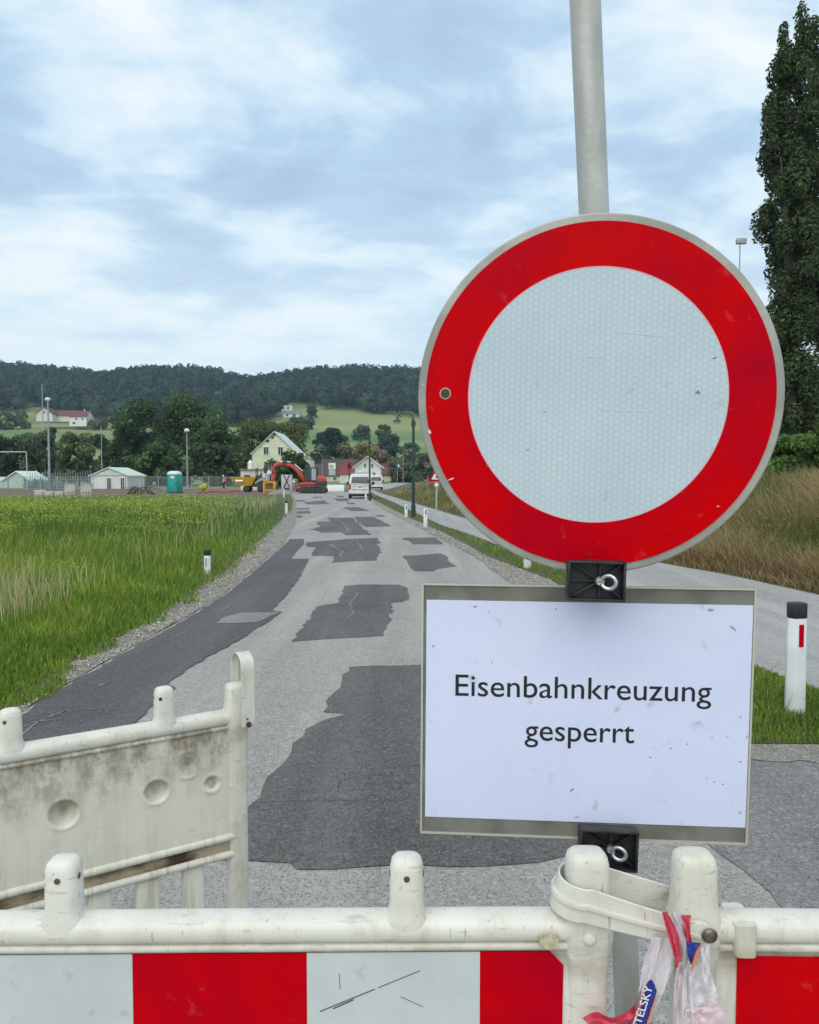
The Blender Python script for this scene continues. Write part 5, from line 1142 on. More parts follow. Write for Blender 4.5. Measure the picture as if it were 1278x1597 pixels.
house('house', 'small white gabled house with red annex roofs, right behind the van', 574, Yw, 40*k, 9, EYE + (744 - 727)*k, EYE + (744 - 712)*k + .0, M_WHP, M_WHITE, wins=[(-4*k, EYE + 18*k, 4*k, 5.5*k), (7*k, EYE + 18*k, 4*k, 5.5*k), (10*k, EYE + 5*k, 4*k, 5*k), (-2*k, EYE + 30*k - 1.2, 2*k, 2*k)], over=.8)
m_r = house('house', 'low house with bright red roof left of the white gable', 549, 215, 6.5, 6, 2.6, 4.9, M_WHP, mat('bright_red_roof', (.22, .035, .035), .7), gable_front=False, over=.3)
house('house', 'long building with brown tiled roof behind the digger cab', 502, 232, 12, 9, 2.2, 5.6, M_CRM, M_TILEB, gable_front=False, wins=[(-4, 1.2, 1, 1.0), (0, 1.2, 1, 1.0), (4, 1.2, 1, 1.0)])
house('house', 'wide brown roofed farm building right of the red brick ruin', 533, 250, 13, 10, 2.2, 6.0, M_CRM, M_TILEB, gable_front=False)
house('house', 'dull red roofed barn behind the white gable on its right', 612, 230, 10, 9, 2.4, 6.4, M_CRM, M_TILE, gable_front=False)
house('house', 'reddish brick barn on the slope above the village roofs', 563, 330, 22, 10, 7., 10, mat('red_brick_far', (.20, .09, .06), .9, (.14, .07, .05), 2), M_TILEB, gable_front=False, zb=3.5)
# farm on the knoll
house('house', 'cream farmhouse gable at the left end of the hill farm', 72, 500, 10.5, 12, 4.6, 8.6, M_CRM, M_TILEB, wins=[(0, 5.4, 1.2, 1.4)], zb=EYE + (744 - 656)/1200*500 - 0.2, over=.7)
house('house', 'long red roofed middle wing of the hill farm', 97, 506, 20, 10, 3.4, 7.2, M_CRM, M_TILE, gable_front=False, zb=EYE + (744 - 657)/1200*506)
house('house', 'white farmhouse with red roof at the right end of the hill farm', 124, 498, 11, 12, 5.6, 9.8, M_WHP, M_TILE, gable_front=False, wins=[(-1, 4.2, 1.4, 1.3), (3, 4.2, 1.2, 1.3), (-2.5, 1.6, 1.8, 1.6)], zb=EYE + (744 - 664)/1200*498, chimney=True)
house('shed', 'small reddish shed right of the hill farm', 152, 500, 6, 5, 2.5, 3.8, mat('shed_red', (.35, .17, .12), .9), M_TILE, gable_front=False, zb=EYE + (744 - 664)/1200*500)
house('house', 'upper white flat roofed villa high on the meadow slope', 447, 640, 10, 10, 5.5, 6.6, M_WHP, M_TILEG, gable_front=False, wins=[(-2.5, 3.2, 1.8, 1.8), (2, 3.2, 1.8, 1.8)], zb=EYE + (744 - 643)/1200*640)
house('house', 'lower white villa with balcony high on the meadow slope', 455, 610, 12.5, 10, 5.2, 8, M_WHP, M_TILEG, gable_front=False, wins=[(-3, 4, 2, 1.6), (2.5, 4, 2.4, 1.6), (0, 1.4, 6, 1.6)], zb=EYE + (744 - 656)/1200*610)
house('house', 'pale yellow house roof peeking between trees above the green roofed hut', 181, 190, 7, 7, 2.5, 5.0, M_YEL, M_TILEG, wins=[(0, 2.8, 1, 1.2)], zb=0)
# sports huts
Yg = 108.; k = Yg/1200
house('hut', 'white hut with pale green gable roof and two dark doorways', 171, Yg, 57*k, 7, EYE + 0*k + .2, EYE + 14*k, M_WHP, M_PGR, wins=[(0, .75, 6.5*k, 1.6), (21*k, .75, 6*k, 1.6)], over=.25)
m = MB()
g_ = [o for o in bpy.data.objects if o.get('label', '').startswith('white hut with pale green')][0]
m.prism([(-26*k, EYE + .25), (26*k, EYE + .25), (0, EYE + 12.5*k)], 'y', -3.62, -3.52); m.build('gable_board', M_PGR, g_)
house('hut', 'pale green roofed marquee at the far left behind the railing', 27, 118, 3.9, 6, 1.2, 2.45, M_PGR, mat('pale_marquee', (.66, .75, .70), .7), over=.3)
house('hut', 'low pale marquee wing at the left frame edge', -4, 120, 4.2, 6, 1.0, 1.5, M_PGR, MATS['pale_marquee'], gable_front=False, over=.1)
# site building behind the skip
k = 96/1200
hb = thing('site_building', 'small cream flat roofed building with two windows and a little turret', 'building', (tpx(394, 96), 98, 0))
m = MB(); m.box((0, 0, 1.25), (39*k, 3, 2.5)); m.build('wall', M_CRM, hb, smooth=False)
m = MB(); m.box((0, 0, 2.58), (41*k, 3.4, .16)); m.build('roof', M_TILEG, hb, smooth=False)
for a in (-9, 9):
    m = MB(); m.box((a*k, -1.52, 1.6), (9*k, .08, .5)); f = m.build('window', M_GLASS, hb); m = MB(); m.box((a*k, -1.54, 1.6 + .28), (10*k, .12, .07)); m.box((a*k, -1.54, 1.6 - .28), (10*k, .12, .07)); m.build('frame', M_TILEG, f)
m = MB(); m.box((-8*k, 0, 3.0), (.55, .55, .72)); m.rings([[(-8*k - .32, -.32, 3.38), (-8*k + .32, -.32, 3.38), (-8*k + .32, .32, 3.38), (-8*k - .32, .32, 3.38)], [(-8*k - .01, -.01, 3.85), (-8*k + .01, -.01, 3.85), (-8*k + .01, .01, 3.85), (-8*k - .01, .01, 3.85)]]); m.build('turret', M_WHITE, hb, smooth=False)
# stone kerb blocks / cabinets in the field edge
M_CONC = mat('pale_concrete', (.50, .48, .44), .9, (.40, .38, .35), 2, bump=.3)
for k_, (px, w, top, lb) in enumerate(((63, 14, 765, 'low pale concrete block, leftmost of the row at the field edge'), (77.5, 13, 767.5, 'low pale concrete block, second of the row'), (94, 13, 767.5, 'low pale concrete block, third of the row'), (110.5, 16, 755, 'tall grey pink concrete slab, left of the two tall ones'), (135.5, 16, 755, 'tall grey pink concrete slab, right of the two tall ones'))):
    Yc = 62; q = Yc/1200; h = EYE - (top - 744)*q
    t = thing('concrete_block', lb, 'concrete block', (tpx(px, Yc), Yc, 0), .05*k_, 'concrete blocks at the field edge'); 
    m = MB(); m.box((0, 0, h/2), (w*q, .5, h)); m.build('block', M_CONC, t, bevel=.03)
    m = MB(); m.box((0, 0, h + .02), (w*q*1.04, .54, .05)); m.build('top_slab', M_WHITE if k_ < 3 else M_CONC, t)
    if k_ >= 3:
        for s in (-.2, 0, .2): m = MB(); m.box((s, -.255, .38), (.09, .02, .08)); m.build('slot', M_BLACK, t)
# ------------------------------------------------------------------ railings
def railing(label, x0, x1, Y, h, n_post, bars, m_, y1=None):
    t = thing('railing', label, 'fence', (x0, Y, 0)); L_ = x1 - x0
    pb = MB(); pb.box((0, 0, h/2), (.09, .09, h)); src = pb.build('post', m_, t)
    for k in range(1, n_post):
        c = src.copy(); COL.objects.link(c); c.parent = t; c.location = (L_*k/(n_post - 1), 0, 0)
    for z in (.12, h - .06):
        m = MB(); m.box((L_/2, 0, z), (L_, .05, .05)); m.build('rail', m_, t)
    bb_ = MB(); bb_.box((0, 0, h/2), (.035, .03, h - .2)); src = bb_.build('bar', m_, t); src.location = (.2, 0, 0)
    for k in range(1, min(bars, 295)):
        c = src.copy(); COL.objects.link(c); c.parent = t; c.location = (.2 + (L_ - .4)*k/(bars - 1), .0, 0)
    return t
k = 100/1200
railing('grey steel bar railing behind the toilet cabin and worker, right stretch', tpx(196, 100), tpx(378, 100), 100, 1.72, 8, 100, M_STEEL)
railing('grey steel bar railing behind the concrete blocks, left stretch', tpx(-60, 100), tpx(142, 100), 99.6, 1.72, 9, 110, M_STEEL)
t = thing('paling_fence', 'tall irregular paling fence between the two pale huts', 'fence', (tpx(48, 104), 104, 0)); r_ = random.Random(4)
for k_ in range(26):
    hh = 2.2 + r_.uniform(-.1, .5); m = MB(); m.box((k_*.34, 0, hh/2), (.06, .05, hh)); m.build('paling', M_STEEL, t)
m = MB(); m.box((4.2, .05, 1.3), (8.6, .04, .05)); m.build('rail', M_STEEL, t)
t = thing('green_tarpaulin', 'blue green netting bundled behind the railing', 'netting', (tpx(75, 101.5), 101.5, 0)); m = MB()
for k_ in range(7): m.sell([((k_*.9 - 2.7 + r_.uniform(-.2, .2), 0, z), .42*s_, .25*s_, 'z') for z, s_ in ((.1, 1), (.5, 1.1), (.8 + r_.random()*.4, .8), (1.1 + r_.random()*.4, .3))], 2, 12)
m.build('netting', mat('netting_teal', (.16, .30, .28), .9, (.09, .16, .17), 3), t)
t = thing('ball_net_frame', 'pale green tubular frame of a ball stop net at the far left', 'net frame', (0, 0, 0))
Yn = 97.; m = MB(); a_, b_ = tpx(-25, Yn), tpx(43, Yn); zt = EYE + (744 - 705)*Yn/1200
m.tube([(b_, Yn, 0), (b_, Yn, zt)], .05, 8); m.build('upright', M_PGR, t); m = MB(); m.tube([(a_, Yn, 0), (a_, Yn, zt)], .05, 8); m.build('upright', M_PGR, t)
m = MB(); m.tube([(a_, Yn, zt), (b_, Yn, zt)], .06, 8); m.build('crossbar', M_PGR, t)

# ------------------------------------------------------------------ portable toilet
Yp = 80; q = Yp/1200; M_TEAL = mat('teal_plastic', (.015, .36, .30), .45, (.02, .30, .26), 3)
t = thing('portable_toilet', 'teal portable toilet cabin with white domed roof', 'toilet cabin', (tpx(273, Yp), Yp, 0), R(-12))
m = MB(); m.box((0, 0, 1.0), (1.2, 1.2, 1.9)); bd = m.build('cabin', M_TEAL, t, bevel=.06)
m = MB(); m.sell([((0, 0, z), a_, a_, 'z') for z, a_ in ((1.93, .62), (2.08, .60), (2.2, .48), (2.27, .25))], 5, 20); m.build('roof', mat('toilet_roof', (.66, .76, .73), .5), t)
m = MB(); m.box((.05, -.605, .95), (.85, .03, 1.65)); dr = m.build('door', M_TEAL, t, bevel=.01); m = MB(); m.box((.1, -.63, 1.63), (.42, .02, .24)); m.build('notice', M_WHITE, dr); m = MB(); m.box((.4, -.635, 1.0), (.06, .04, .16)); m.build('handle', M_BLACK, dr)
for s in (-.5, .5):
    m = MB(); m.box((s, -.63, .95), (.07, .05, 1.85)); m.build('corner_post', M_TEAL, t)
m = MB(); m.box((0, 0, .04), (1.25, 1.25, .1)); m.build('base', M_BLACK, t)

# ------------------------------------------------------------------ excavator
Ye = 78; q = Ye/1200; M_ER = mat('excavator_red', (.55, .035, .02), .4, (.45, .04, .03), 3, coat=.3); M_DK = mat('dark_machine', (.035, .036, .04), .6, (.06, .055, .05), 6)
t = thing('excavator', 'red tracked digger with raised arm blocking the end of the road', 'excavator', (tpx(489, Ye), Ye, 0), 0); t.scale = (1.06, 1.06, 1.06)
for s in (-1, 1):
    m = MB(); yy = s*.75; pts = [(-1.05, .0), (1.05, .0), (1.28, .12), (1.34, .30), (1.24, .47), (1.0, .56), (-1.0, .56), (-1.24, .47), (-1.34, .30), (-1.28, .12)]
    m.prism(pts, 'y', yy - .2, yy + .2); tr = m.build('track', M_RUBBER, t, bevel=.03)
    for xx in (-1.05, -.55, 0, .55, 1.05):
        m = MB(); m.cyl((xx, yy - .23, .28), (xx, yy + .23, .28), .20 if abs(xx) > 1 else .13, n=14); m.build('track_wheel', M_DK, tr)
    g = MB()
    for kx in np.arange(-1.0, 1.01, .2): g.box((kx, yy, .585), (.07, .42, .05)); g.box((kx, yy, -.0 + .01), (.07, .42, .04))
    g.build('grousers', M_RUBBER, tr)
m = MB(); m.box((-.1, 0, .5), (1.5, 1.1, .2)); m.build('undercarriage', M_DK, t, bevel=.04)
m = MB(); m.prism([(-1.62, .12), (-1.5, .10), (-1.46, .5), (-1.55, .52)], 'y', -.95, .95); m.beam((-1.5, -.4, .3), (-.8, -.4, .42), .1, .12); m.beam((-1.5, .4, .3), (-.8, .4, .42), .1, .12); m.build('dozer_blade', M_ER, t, bevel=.01)
m = MB(); m.prism([(-1.15, .66), (1.1, .66), (1.22, .75), (1.22, 1.0), (-1.0, 1.0), (-1.15, .9)], 'y', -.85, .85); m.build('turntable_body', M_DK, t, bevel=.03)
m = MB(); m.prism([(-1.16, .80), (.3, .80), (.25, 1.05), (-1.1, 1.05)], 'y', -.87, .2); m.build('side_panel', M_ER, t, bevel=.03)
m = MB(); m.prism([(.40, 1.0), (1.2, 1.0), (1.24, 1.35), (1.05, 1.62), (.62, 1.66), (.42, 1.6)], 'y', -.83, .83); m.build('engine_cover', M_ER, t, bevel=.07)
m = MB(); m.prism([(.45, .92), (1.27, .92), (1.29, 1.15), (.45, 1.15)], 'y', -.87, .87); m.build('counterweight', M_DK, t, bevel=.05)
cb = MB(); 
for cx_, cy_ in ((-.62, -.82), (.40, -.82), (-.62, .1), (.40, .1), (-.1, -.82)): cb.box((cx_, cy_, 1.7), (.07, .07, 1.4))
cab = cb.build('cab', M_DK, t); m = MB(); m.box((-.11, -.36, 2.42), (1.16, 1.02, .10)); m.build('cab_roof', M_DK, t, bevel=.03)
m = MB(); m.box((-.36, -.825, 1.80), (.43, .02, 1.1)); m.build('window', M_GLASS, cab); m = MB(); m.box((.15, -.825, 1.80), (.42, .02, 1.1)); m.build('window', mat('pale_glass', (.30, .40, .42), .1), cab); m = MB(); m.box((-.64, -.36, 1.75), (.02, .85, 1.2)); m.build('window', M_GLASS, cab)
m = MB(); m.box((-.1, -.36, 1.15), (.9, .8, .25)); m.build('cab_floor', M_DK, t)
m = MB(); m.prism([(-.05, 1.25), (.2, 1.25), (.25, 1.75), (.12, 1.8), (.02, 1.4)], 'y', -.6, -.2); m.build('seat', M_BLACK, t, bevel=.03)
def arm(name, pts, ws, yc, th, m_):
    up, lo = [], []; P = [Vector((a, b)) for a, b in pts]
    for i, p in enumerate(P):
        d = (P[min(i + 1, len(P) - 1)] - P[max(i - 1, 0)]).normalized(); n = Vector((-d.y, d.x)); up.append(p + n*ws[i]/2); lo.append(p - n*ws[i]/2)
    m = MB(); m.prism([tuple(p) for p in up] + [tuple(p) for p in reversed(lo)], 'y', yc - th/2, yc + th/2); return m.build(name, m_, t, bevel=.02)
X = lambda px: (px - 489)*q
Z_ = lambda py: EYE + (744 - py)*q
arm('boom', [(X(476), Z_(751)), (X(472), Z_(744)), (X(466), Z_(735)), (X(457), Z_(728.5)), (X(446), Z_(727))], [.26, .33, .38, .33, .25], -.1, .24, M_ER)
arm('dipper_arm', [(X(450), Z_(725)), (X(441), Z_(726)), (X(434), Z_(727.5)), (X(431), Z_(732)), (X(431), Z_(741))], [.28, .34, .32, .28, .22], -.1, .2, M_ER)
arm('linkage', [(X(431), Z_(738)), (X(430.5), Z_(748)), (X(432), Z_(756))], [.30, .26, .22], -.1, .2, M_ER)
m = MB(); m.tube([(X(474), -.1, Z_(737)), (X(462), -.1, Z_(726.5))], .06, 8); m.tube([(X(456), -.1, Z_(723.5)), (X(440), -.1, Z_(722.5))], .06, 8); m.build('hydraulic_cylinder', M_ZINC, t)
m = MB(); m.cyl((X(448), -.28, Z_(724)), (X(448), .08, Z_(724)), .22, n=16); m.build('pivot', M_DK, t)
m = MB(); m.prism([(X(427), Z_(752)), (X(436), Z_(752)), (X(438), Z_(760)), (X(434), Z_(765)), (X(428), Z_(763)), (X(430), Z_(758))], 'y', -.5, .3); m.build('bucket', M_DK, t, bevel=.02)

# ------------------------------------------------------------------ dumper skip, trench box, barriers, cabinet at the works
M_YP = mat('machine_yellow', (.72, .42, .01), .5, (.55, .32, .03), 4); M_HV = mat('hi_vis_yellow', (.42, .55, .05), .7, (.20, .28, .04), 5)
Yd = 84; q = Yd/1200
t = thing('site_dumper', 'yellow site dumper with its tipping skip pointing left', 'dumper', (tpx(384, Yd), Yd, 0))
x_ = lambda px: (px - 384)*q
m = MB(); rs = []
top = [(x_(361), -.8), (x_(402), -.9), (x_(402), .9), (x_(361), .8)]; bot = [(x_(374), -.5), (x_(394), -.55), (x_(394), .55), (x_(374), .5)]
m.rings([[(a, b, EYE + (744 - 757.5)*q) for a, b in bot], [(a, b, EYE + (744 - (744.5 if a < 0 else 743.5))*q) for a, b in top]], cap=False); m.rings([[(a*.97, b*.97, EYE + (744 - 745)*q) for a, b in top], [(a, b*.97, EYE + (744 - 756.5)*q) for a, b in bot]], cap=True); m.build('skip', M_YP, t, smooth=False)
m = MB(); m.box((x_(376), -.76, EYE + (744 - 749.5)*q), (.8, .03, .22), Matrix.Rotation(R(-25), 3, 'X')); m.build('painted_mark', M_WHITE, t)
m = MB(); m.box((x_(403), 0, .75), (1.9, .8, .35)); m.box((x_(408), 0, 1.2), (.9, .7, .6)); m.build('chassis', M_DK, t, bevel=.05)
for a in (x_(387), x_(409)):
    for s in (-.75, .75): m = MB(); m.cyl((a, s - .16, .36), (a, s + .16, .36), .36, n=18); w_ = m.build('wheel', M_RUBBER, t, bevel=.04); m = MB(); m.cyl((a, s - .18, .36), (a, s + .18, .36), .13, n=12); m.build('rim', M_DK, w_)
m = MB(); m.tube([(x_(401), -.4, 1.1), (x_(401), -.4, 2.6), (x_(401), .4, 2.6), (x_(401), .4, 1.1)], .05, 8); m.box((x_(405), 0, 1.6), (.5, .5, .12)); m.box((x_(408), 0, 1.85), (.1, .5, .5)); m.build('roll_bar', M_DK, t)
m = MB(); m.prism([(x_(401), .9), (x_(413), 1.35), (x_(412), 1.6), (x_(401), 1.25)], 'y', -.45, .45); m.build('bonnet', mat('grey_bonnet', (.35, .35, .36), .5), t, bevel=.03)
t = thing('trench_box', 'small yellow steel frame box at the grass edge left of the digger', 'steel frame', (tpx(421, 76), 76, 0)); q = 76/1200; m = MB()
for (a, b_) in ((-8, -.4), (8, -.4), (-8, .4), (8, .4)): m.box((a*q, b_, .55), (.14, .1, 1.1))
m.box((0, -.4, 1.12), (18*q, .12, .14)); m.box((0, .4, 1.12), (18*q, .12, .14)); m.box((0, -.4, .35), (16*q, .1, .12)); m.build('frame', M_YP, t, bevel=.02)
m = MB(); m.box((1.5*q, 0, .65), (10*q, .6, .75)); m.build('panel', mat('rust_panel', (.20, .10, .06), .8, (.12, .07, .05), 5), t)
m = MB(); m.box((-5.5*q, -.2, 1.28), (7*q, .7, .25)); m.build('top_box', M_YP, t, bevel=.06)
t = thing('grey_cabinet', 'pale grey site cabinet with crossed scissor lift behind the digger arm', 'cabinet', (tpx(448, 84), 84, 0)); q = 84/1200
m = MB(); m.box((0, 0, .95), (16*q, .8, 1.9)); m.build('cabinet', mat('cabinet_grey', (.50, .52, .52), .6, (.42, .44, .44), 3), t, bevel=.03)
m = MB(); m.beam((-4*q, -.43, .5), (5*q, -.43, 1.9), .05, .09); m.beam((5*q, -.43, .5), (-4*q, -.43, 1.9), .05, .09); m.box((0, -.43, .35), (9*q, .08, .2)); m.build('scissor_brace', M_DK, t)
t = thing('plank_barrier', 'low reddish plank barrier behind the digger tracks', 'barrier', (tpx(463, 86), 86, 0)); q = 86/1200
for z in (.35, .62, .89): m = MB(); m.box((0, 0, z), (19*q, .05, .22)); m.build('plank', mat('red_brown_plank', (.32, .15, .11), .8, (.24, .12, .09), 4), t)
for a in (-8, 8): m = MB(); m.box((a*q, .06, .5), (.08, .08, 1.0)); m.build('post', M_DK, t)
t = thing('mobile_barrier', 'white concrete style barrier wall right of the digger at the crossing', 'barrier', (tpx(524, 88), 88, 0)); q = 88/1200
for k_ in range(4):
    m = MB(); m.prism([(-.3, 0), (.3, 0), (.22, .25), (.1, .75), (-.1, .75), (-.22, .25)], 'x', (-13 + k_*6.6)*q, (-13 + k_*6.6 + 6.4)*q); m.build('segment', M_WHITE, t, bevel=.01)
t = thing('sand_pile', 'grey heap of rubble beside the digger bucket', 'rubble', (tpx(440, 74), 74, 0)); m = MB(); r_ = random.Random(9)
m.rings([[(s_*1.5*math.cos(a)*r_.uniform(.85, 1.1), s_*.9*math.sin(a)*r_.uniform(.85, 1.1), z + r_.uniform(-.03, .03)) for a in [6.283*k_/18 for k_ in range(18)]] for s_, z in ((1, -.02), (.8, .16), (.5, .32), (.15, .42))]); m.build('heap', M_GRAVEL, t)
# billboard, signal, poles around the crossing
t = thing('notice_board', 'white poster board on legs beyond the crossing', 'board', (tpx(518.5, 120), 120, 0)); q = .1
m = MB(); m.box((0, 0, EYE + (744 - 727)*q), (11*q, .06, 10*q)); m.build('board', M_WHITE, t); m = MB(); m.box((-.1, -.05, EYE + 1.6), (.55, .02, .45), Matrix.Rotation(.3, 3, 'Y')); m.build('print', mat('poster_print', (.12, .2, .17), .7, (.6, .65, .6), 5), t)
m = MB(); m.box((0, 0, EYE + (744 - 737)*q), (10*q, .06, 8*q)); m.build('lower_board', mat('pale_teal_board', (.35, .48, .46), .6, (.5, .58, .55), 3), t); m = MB(); m.box((-4.5*q, .05, 1.2), (.08, .08, 2.4)); m.box((4.5*q, .05, 1.2), (.08, .08, 2.4)); m.build('leg', M_STEEL, t)
t = thing('crossing_signal', 'red framed level crossing signal head on a dark post left of the van', 'signal', (tpx(545.5, 95), 95, 0)); q = 95/1200
m = MB(); m.box((0, 0, EYE + (744 - 725)*q), (8*q, .10, 13*q)); m.build('red_backboard', mat('signal_red', (.35, .03, .04), .5), t, bevel=.04); m = MB(); m.box((0, -.07, EYE + (744 - 725)*q), (4*q, .06, 9*q)); m.build('lamp_housing', M_BLACK, t, bevel=.05)
m = MB(); m.cyl((0, .05, 0), (0, .05, EYE + 20*q), .06, n=10); m.build('post', M_DK, t)
for k_, (px, top) in enumerate(((403, 722), (424, 722))):
    mast(('steel pole with round mirror left of the raised digger arm', 'thin cable pole directly left of the raised digger arm')[k_], px, 90, top, None, .05, cat='pole', name='bare_pole', zb=0)
t = thing('traffic_mirror', 'dark pole mounted boxes and white disc left of the digger arm', 'signal', (tpx(420, 89), 89, 0)); q = 89/1200
m = MB(); m.cyl((0, 0, 0), (0, 0, 3.0), .06, n=10); m.build('post', M_STEEL, t); m = MB(); m.box((-.3, 0, EYE + .9), (.5, .3, .9)); m.build('box', M_DK, t, bevel=.03); m = MB(); m.cyl((.05, -.2, EYE + .55), (.05, -.12, EYE + .55), .25, n=20); m.build('white_disc', M_WHITE, t)
# low hi-vis wrapped thing by the railing
t = thing('hi_vis_cover', 'yellow green cover draped over a small stack by the railing', 'cover', (tpx(316, 84), 84, 0)); m = MB()
m.sell([((x0, 0, z), a_, b_, 'z') for x0, z, a_, b_ in ((-.1, .25, .25, .2), (0, .45, .58, .25), (.05, .62, .62, .25), (.32, .85, .25, .15), (.42, 1.0, .1, .08))], 2.2, 16); m.build('cover', M_HV, t); m = MB(); m.box((.1, 0, .2), (.3, .2, .4)); m.build('stand', M_DK, t)
t = thing('brush_pile', 'tangled dark branches heaped at the field edge', 'brushwood', (tpx(220, 72), 72, 0)); r_ = random.Random(3)
for k_ in range(30):
    a = r_.uniform(-1, 1); m = MB(); m.tube([(a*1.4, r_.uniform(-.3, .3), .02), (a*.7 + r_.uniform(-.4, .4), 0, r_.uniform(.3, .75)), (a*1.2 + r_.uniform(-1, 1), r_.uniform(-.4, .4), r_.uniform(.2, .95))], [.035, .025, .012], 5); m.build('branch', M_BARK, t)
t = thing('cable_duct', 'red plastic cable duct lying on the bare soil behind the grass', 'duct', (tpx(340, 78), 78, 0)); m = MB(); m.tube([(-2, 0, .12), (-.6, .2, .22), (.8, 0, .15), (2.2, .1, .3)], .09, 8); m.build('duct', mat('duct_red', (.45, .08, .05), .6), t)

# ------------------------------------------------------------------ person
def person(label, loc, h, rz):
    t = thing('person', label, 'person', loc, rz)
    s = h/1.8
    J = {'pel': (0, 0, .95), 'ch': (.02, 0, 1.28), 'nk': (.05, 0, 1.50), 'hd': (.09, 0, 1.60), 'hd2': (.10, 0, 1.72),
         'shl': (.03, .19, 1.42), 'ell': (.02, .25, 1.14), 'wrl': (.14, .22, .92), 'fl': (.18, .21, .83), 'shr': (.03, -.19, 1.42), 'elr': (.02, -.26, 1.14), 'wrr': (.16, -.22, .94), 'fr': (.20, -.21, .85),
         'hl': (0, .09, .90), 'kl': (.03, .10, .49), 'al': (-.02, .11, .09), 'tl': (.14, .13, .04), 'hr': (0, -.09, .90), 'kr': (.05, -.11, .50), 'ar': (.04, -.12, .09), 'tr': (.20, -.14, .04)}
    Rd = {'pel': .14, 'ch': .155, 'nk': .055, 'hd': .085, 'hd2': .085, 'shl': .075, 'ell': .048, 'wrl': .033, 'fl': .042, 'hl': .095, 'kl': .062, 'al': .042, 'tl': .04}
    E = [('pel', 'ch'), ('ch', 'nk'), ('nk', 'hd'), ('hd', 'hd2'), ('ch', 'shl'), ('shl', 'ell'), ('ell', 'wrl'), ('wrl', 'fl'), ('ch', 'shr'), ('shr', 'elr'), ('elr', 'wrr'), ('wrr', 'fr'), ('pel', 'hl'), ('hl', 'kl'), ('kl', 'al'), ('al', 'tl'), ('pel', 'hr'), ('hr', 'kr'), ('kr', 'ar'), ('ar', 'tr')]
    def skin(keys, edges, grow, name, m_):
        ks = list(keys); me = bpy.data.meshes.new(name); me.from_pydata([tuple(c*s for c in J[k]) for k in ks], [(ks.index(a), ks.index(b)) for a, b in edges], [])
        o = link_mesh(name, me, m_, t); md = o.modifiers.new('skin', 'SKIN'); o.modifiers.new('sub', 'SUBSURF').levels = 1; o.modifiers['sub'].render_levels = 1
        for k, sv in zip(ks, me.skin_vertices[0].data):
            r_ = Rd.get(k, Rd.get(k[:-1] + 'l', .05))*s + grow; sv.radius = (r_, r_); sv.use_root = (k in ('pel',))
        if 'pel' not in ks: me.skin_vertices[0].data[0].use_root = True
        return o
    skin(J.keys(), E, 0, 'body', mat('skin_tone', (.45, .28, .2), .6))
    skin(['pel', 'ch', 'shl', 'shr'], [('pel', 'ch'), ('ch', 'shl'), ('ch', 'shr')], .02, 'vest', mat('hi_vis_orange', (.85, .13, .03), .6))
    skin(['pel', 'hl', 'kl', 'al', 'hr', 'kr', 'ar'], [('pel', 'hl'), ('hl', 'kl'), ('kl', 'al'), ('pel', 'hr'), ('hr', 'kr'), ('kr', 'ar')], .014, 'trousers', mat('work_trousers', (.06, .03, .03), .8))
    for sd in 'lr': skin(['sh' + sd, 'el' + sd, 'wr' + sd], [('sh' + sd, 'el' + sd), ('el' + sd, 'wr' + sd)], .012, 'sleeve', MATS['hi_vis_orange'])
    m = MB(); c = J['hd2']; m.rings([[((c[0] + r_*math.cos(a))*s, (c[1] + r_*math.sin(a)*.85)*s, (c[2] + z)*s) for a in [6.283*k/16 for k in range(16)]] for r_, z in ((.145, -.03), (.125, -.02), (.12, .04), (.09, .10), (.03, .125))]); m.build('helmet', M_WHITE, t)
    for z in (1.05, 1.22): m = MB(); m.rings([[(.012*s + .172*math.cos(a)*s, .172*math.sin(a)*s, (z + dz)*s) for a in [6.283*k/18 for k in range(18)]] for dz in (-.025, .025)]); m.build('reflective_band', mat('band_silver', (.7, .7, .66), .4), t)
    return t
p = at(350.5, 762, 100)
person('worker in orange vest and white helmet standing by the railing', (tpx(350, 93), 93, 0.1), 1.75, R(-150))

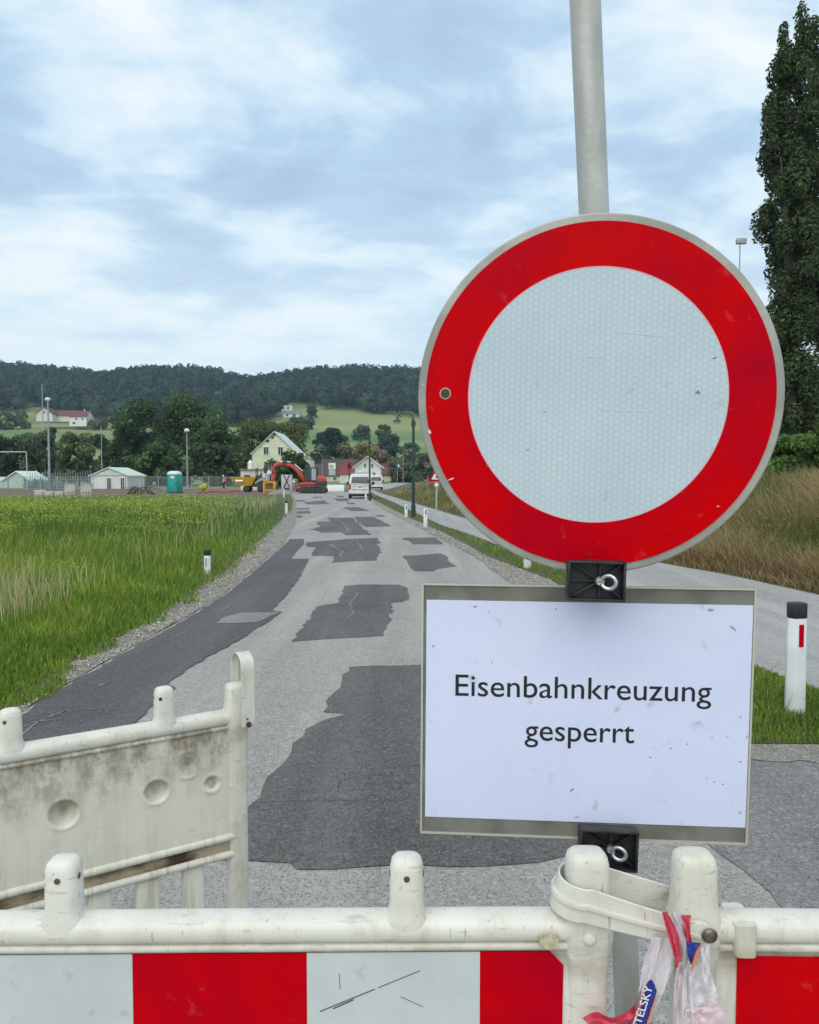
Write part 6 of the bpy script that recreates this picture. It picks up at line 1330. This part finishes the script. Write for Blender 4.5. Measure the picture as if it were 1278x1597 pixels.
# ------------------------------------------------------------------ white vans
M_VAN = mat('van_white', (.68, .69, .68), .35, (.58, .58, .56), 2, coat=.3)
def van(label, px, Y, rz, W=1.75, rack=True):
    t = thing('parked_van', label, 'van', (tpx(px, Y), Y, 0), rz, None)
    # local: rear faces -y, length along y
    L_ = 4.4; side = [(0, .42), (0, 1.05), (.16, 1.12), (.42, 1.82), (.65, 1.90), (2.6, 1.92), (3.35, 1.22), (4.3, 1.05), (4.4, .75), (4.4, .42)]
    m = MB(); rs = []
    for z, in (): pass
    # body as stacked cross-sections along z with slight tumblehome
    def sect(z, y0, y1, hw): return [(-hw, y0, z), (hw, y0, z), (hw, y1, z), (-hw, y1, z)]
    m.rings([sect(.38, .05, 4.35, W/2 - .04), sect(.62, .0, 4.4, W/2), sect(1.05, .03, 4.3, W/2)]); bd = m.build('body', M_VAN, t, bevel=.07, seg=3)
    m = MB(); m.rings([sect(1.06, .05, 3.5, W/2 - .01), sect(1.75, .30, 2.75, W/2 - .13), sect(1.88, .45, 2.55, W/2 - .22)]); m.build('cabin', M_VAN, t, bevel=.05, seg=2)
    tilt = Matrix.Rotation(math.atan2(.25, .69)*-1, 3, 'X')
    m = MB(); m.prism([(-W/2 + .19, 1.16), (W/2 - .19, 1.16), (W/2 - .27, 1.66), (-W/2 + .27, 1.66)], 'y', -.02, .0); o = m.build('rear_window', M_GLASS, t, bevel=.004); 
    for v in o.data.vertices: v.co.y += .055 + (v.co.z - 1.06)*.362
    for s in (-1, 1):
        m = MB(); m.prism([(.5, 1.16), (2.0, 1.16), (2.0, 1.66), (.62, 1.66)], 'x', -.008, .008); o = m.build('side_window', M_GLASS, t)
        for v in o.data.vertices: v.co.x += s*(W/2 - .004 - (v.co.z - 1.06)*.174)
        m = MB(); m.prism([(2.15, 1.16), (3.2, 1.16), (2.7, 1.66), (2.15, 1.66)], 'x', -.008, .008); o = m.build('side_window', M_GLASS, t)
        for v in o.data.vertices: v.co.x += s*(W/2 - .004 - (v.co.z - 1.06)*.174)
        m = MB(); m.box((s*(W/2 - .09), .0, .92), (.14, .06, .42)); m.build('tail_light', mat('tail_red', (.45, .02, .02), .3), t, bevel=.01)
        for y in (.85, 3.45):
            m = MB(); m.cyl((s*(W/2 - .18), y, .33), (s*(W/2 + .005), y, .33), .33, n=20); w_ = m.build('wheel', M_RUBBER, t, bevel=.03); m = MB(); m.cyl((s*(W/2 - .1), y, .33), (s*(W/2 + .012), y, .33), .19, n=16); m.build('rim', M_STEEL, w_)
        m = MB(); m.box((s*(W/2 + .12), 2.75, 1.15), (.22, .12, .24)); m.build('wing_mirror', M_BLACK, t, bevel=.03)
    m = MB(); m.box((0, -.06, .48), (W - .04, .14, .22)); m.build('bumper', M_VAN, t, bevel=.04)
    m = MB(); m.box((0, .06, .28), (W - .3, .1, .2)); m.build('undertray', M_BLACK, t)
    m = MB(); m.box((0, -.045, .78), (.52, .02, .12)); m.build('number_plate', M_WHITE, t)
    m = MB(); m.box((0, -.012, .98), (W - .4, .02, .03)); m.box((0, -.012, .70), (W - .4, .02, .03)); m.build('tailgate_crease', mat('crease', (.35, .36, .37), .5), t)
    m = MB(); m.box((.0, -.03, .86), (.3, .03, .05)); m.build('tailgate_handle', M_BLACK, t)
    if rack:
        rk = MB()
        for y in (.7, 1.5, 2.3): rk.box((0, y, 1.95), (W - .4, .05, .05))
        for s in (-.5, .5): rk.box((s, 1.5, 1.99), (.04, 2.2, .04))
        rk.build('roof_rack', M_STEEL, t); m = MB(); m.cyl((.05, .9, 2.0), (.05, .9, 2.12), .22, n=16); m.build('beacon', M_WHITE, t, bevel=.02)
    return t
van('white van parked on the right with roof rack, seen from behind', 562, 58, R(3))
van('small white vehicle half hidden in front of the parked van', 587, 98, R(4), rack=False)

# ------------------------------------------------------------------ air
def haze():
    m = MB(); m.box((0, 1450, 78), (12600, 3900, 162)); hm = bpy.data.materials.new('haze'); hm.use_nodes = True; nt = hm.node_tree; nt.nodes.clear()
    o = nt.nodes.new('ShaderNodeOutputMaterial'); v = nt.nodes.new('ShaderNodeVolumePrincipled'); v.inputs['Color'].default_value = (.55, .78, 1.0, 1); v.inputs['Density'].default_value = 0.00020; v.inputs['Anisotropy'].default_value = 0.2
    nt.links.new(v.outputs[0], o.inputs['Volume']); ob = m.build('haze', hm, None, smooth=False); ob['kind'] = 'stuff'
haze()
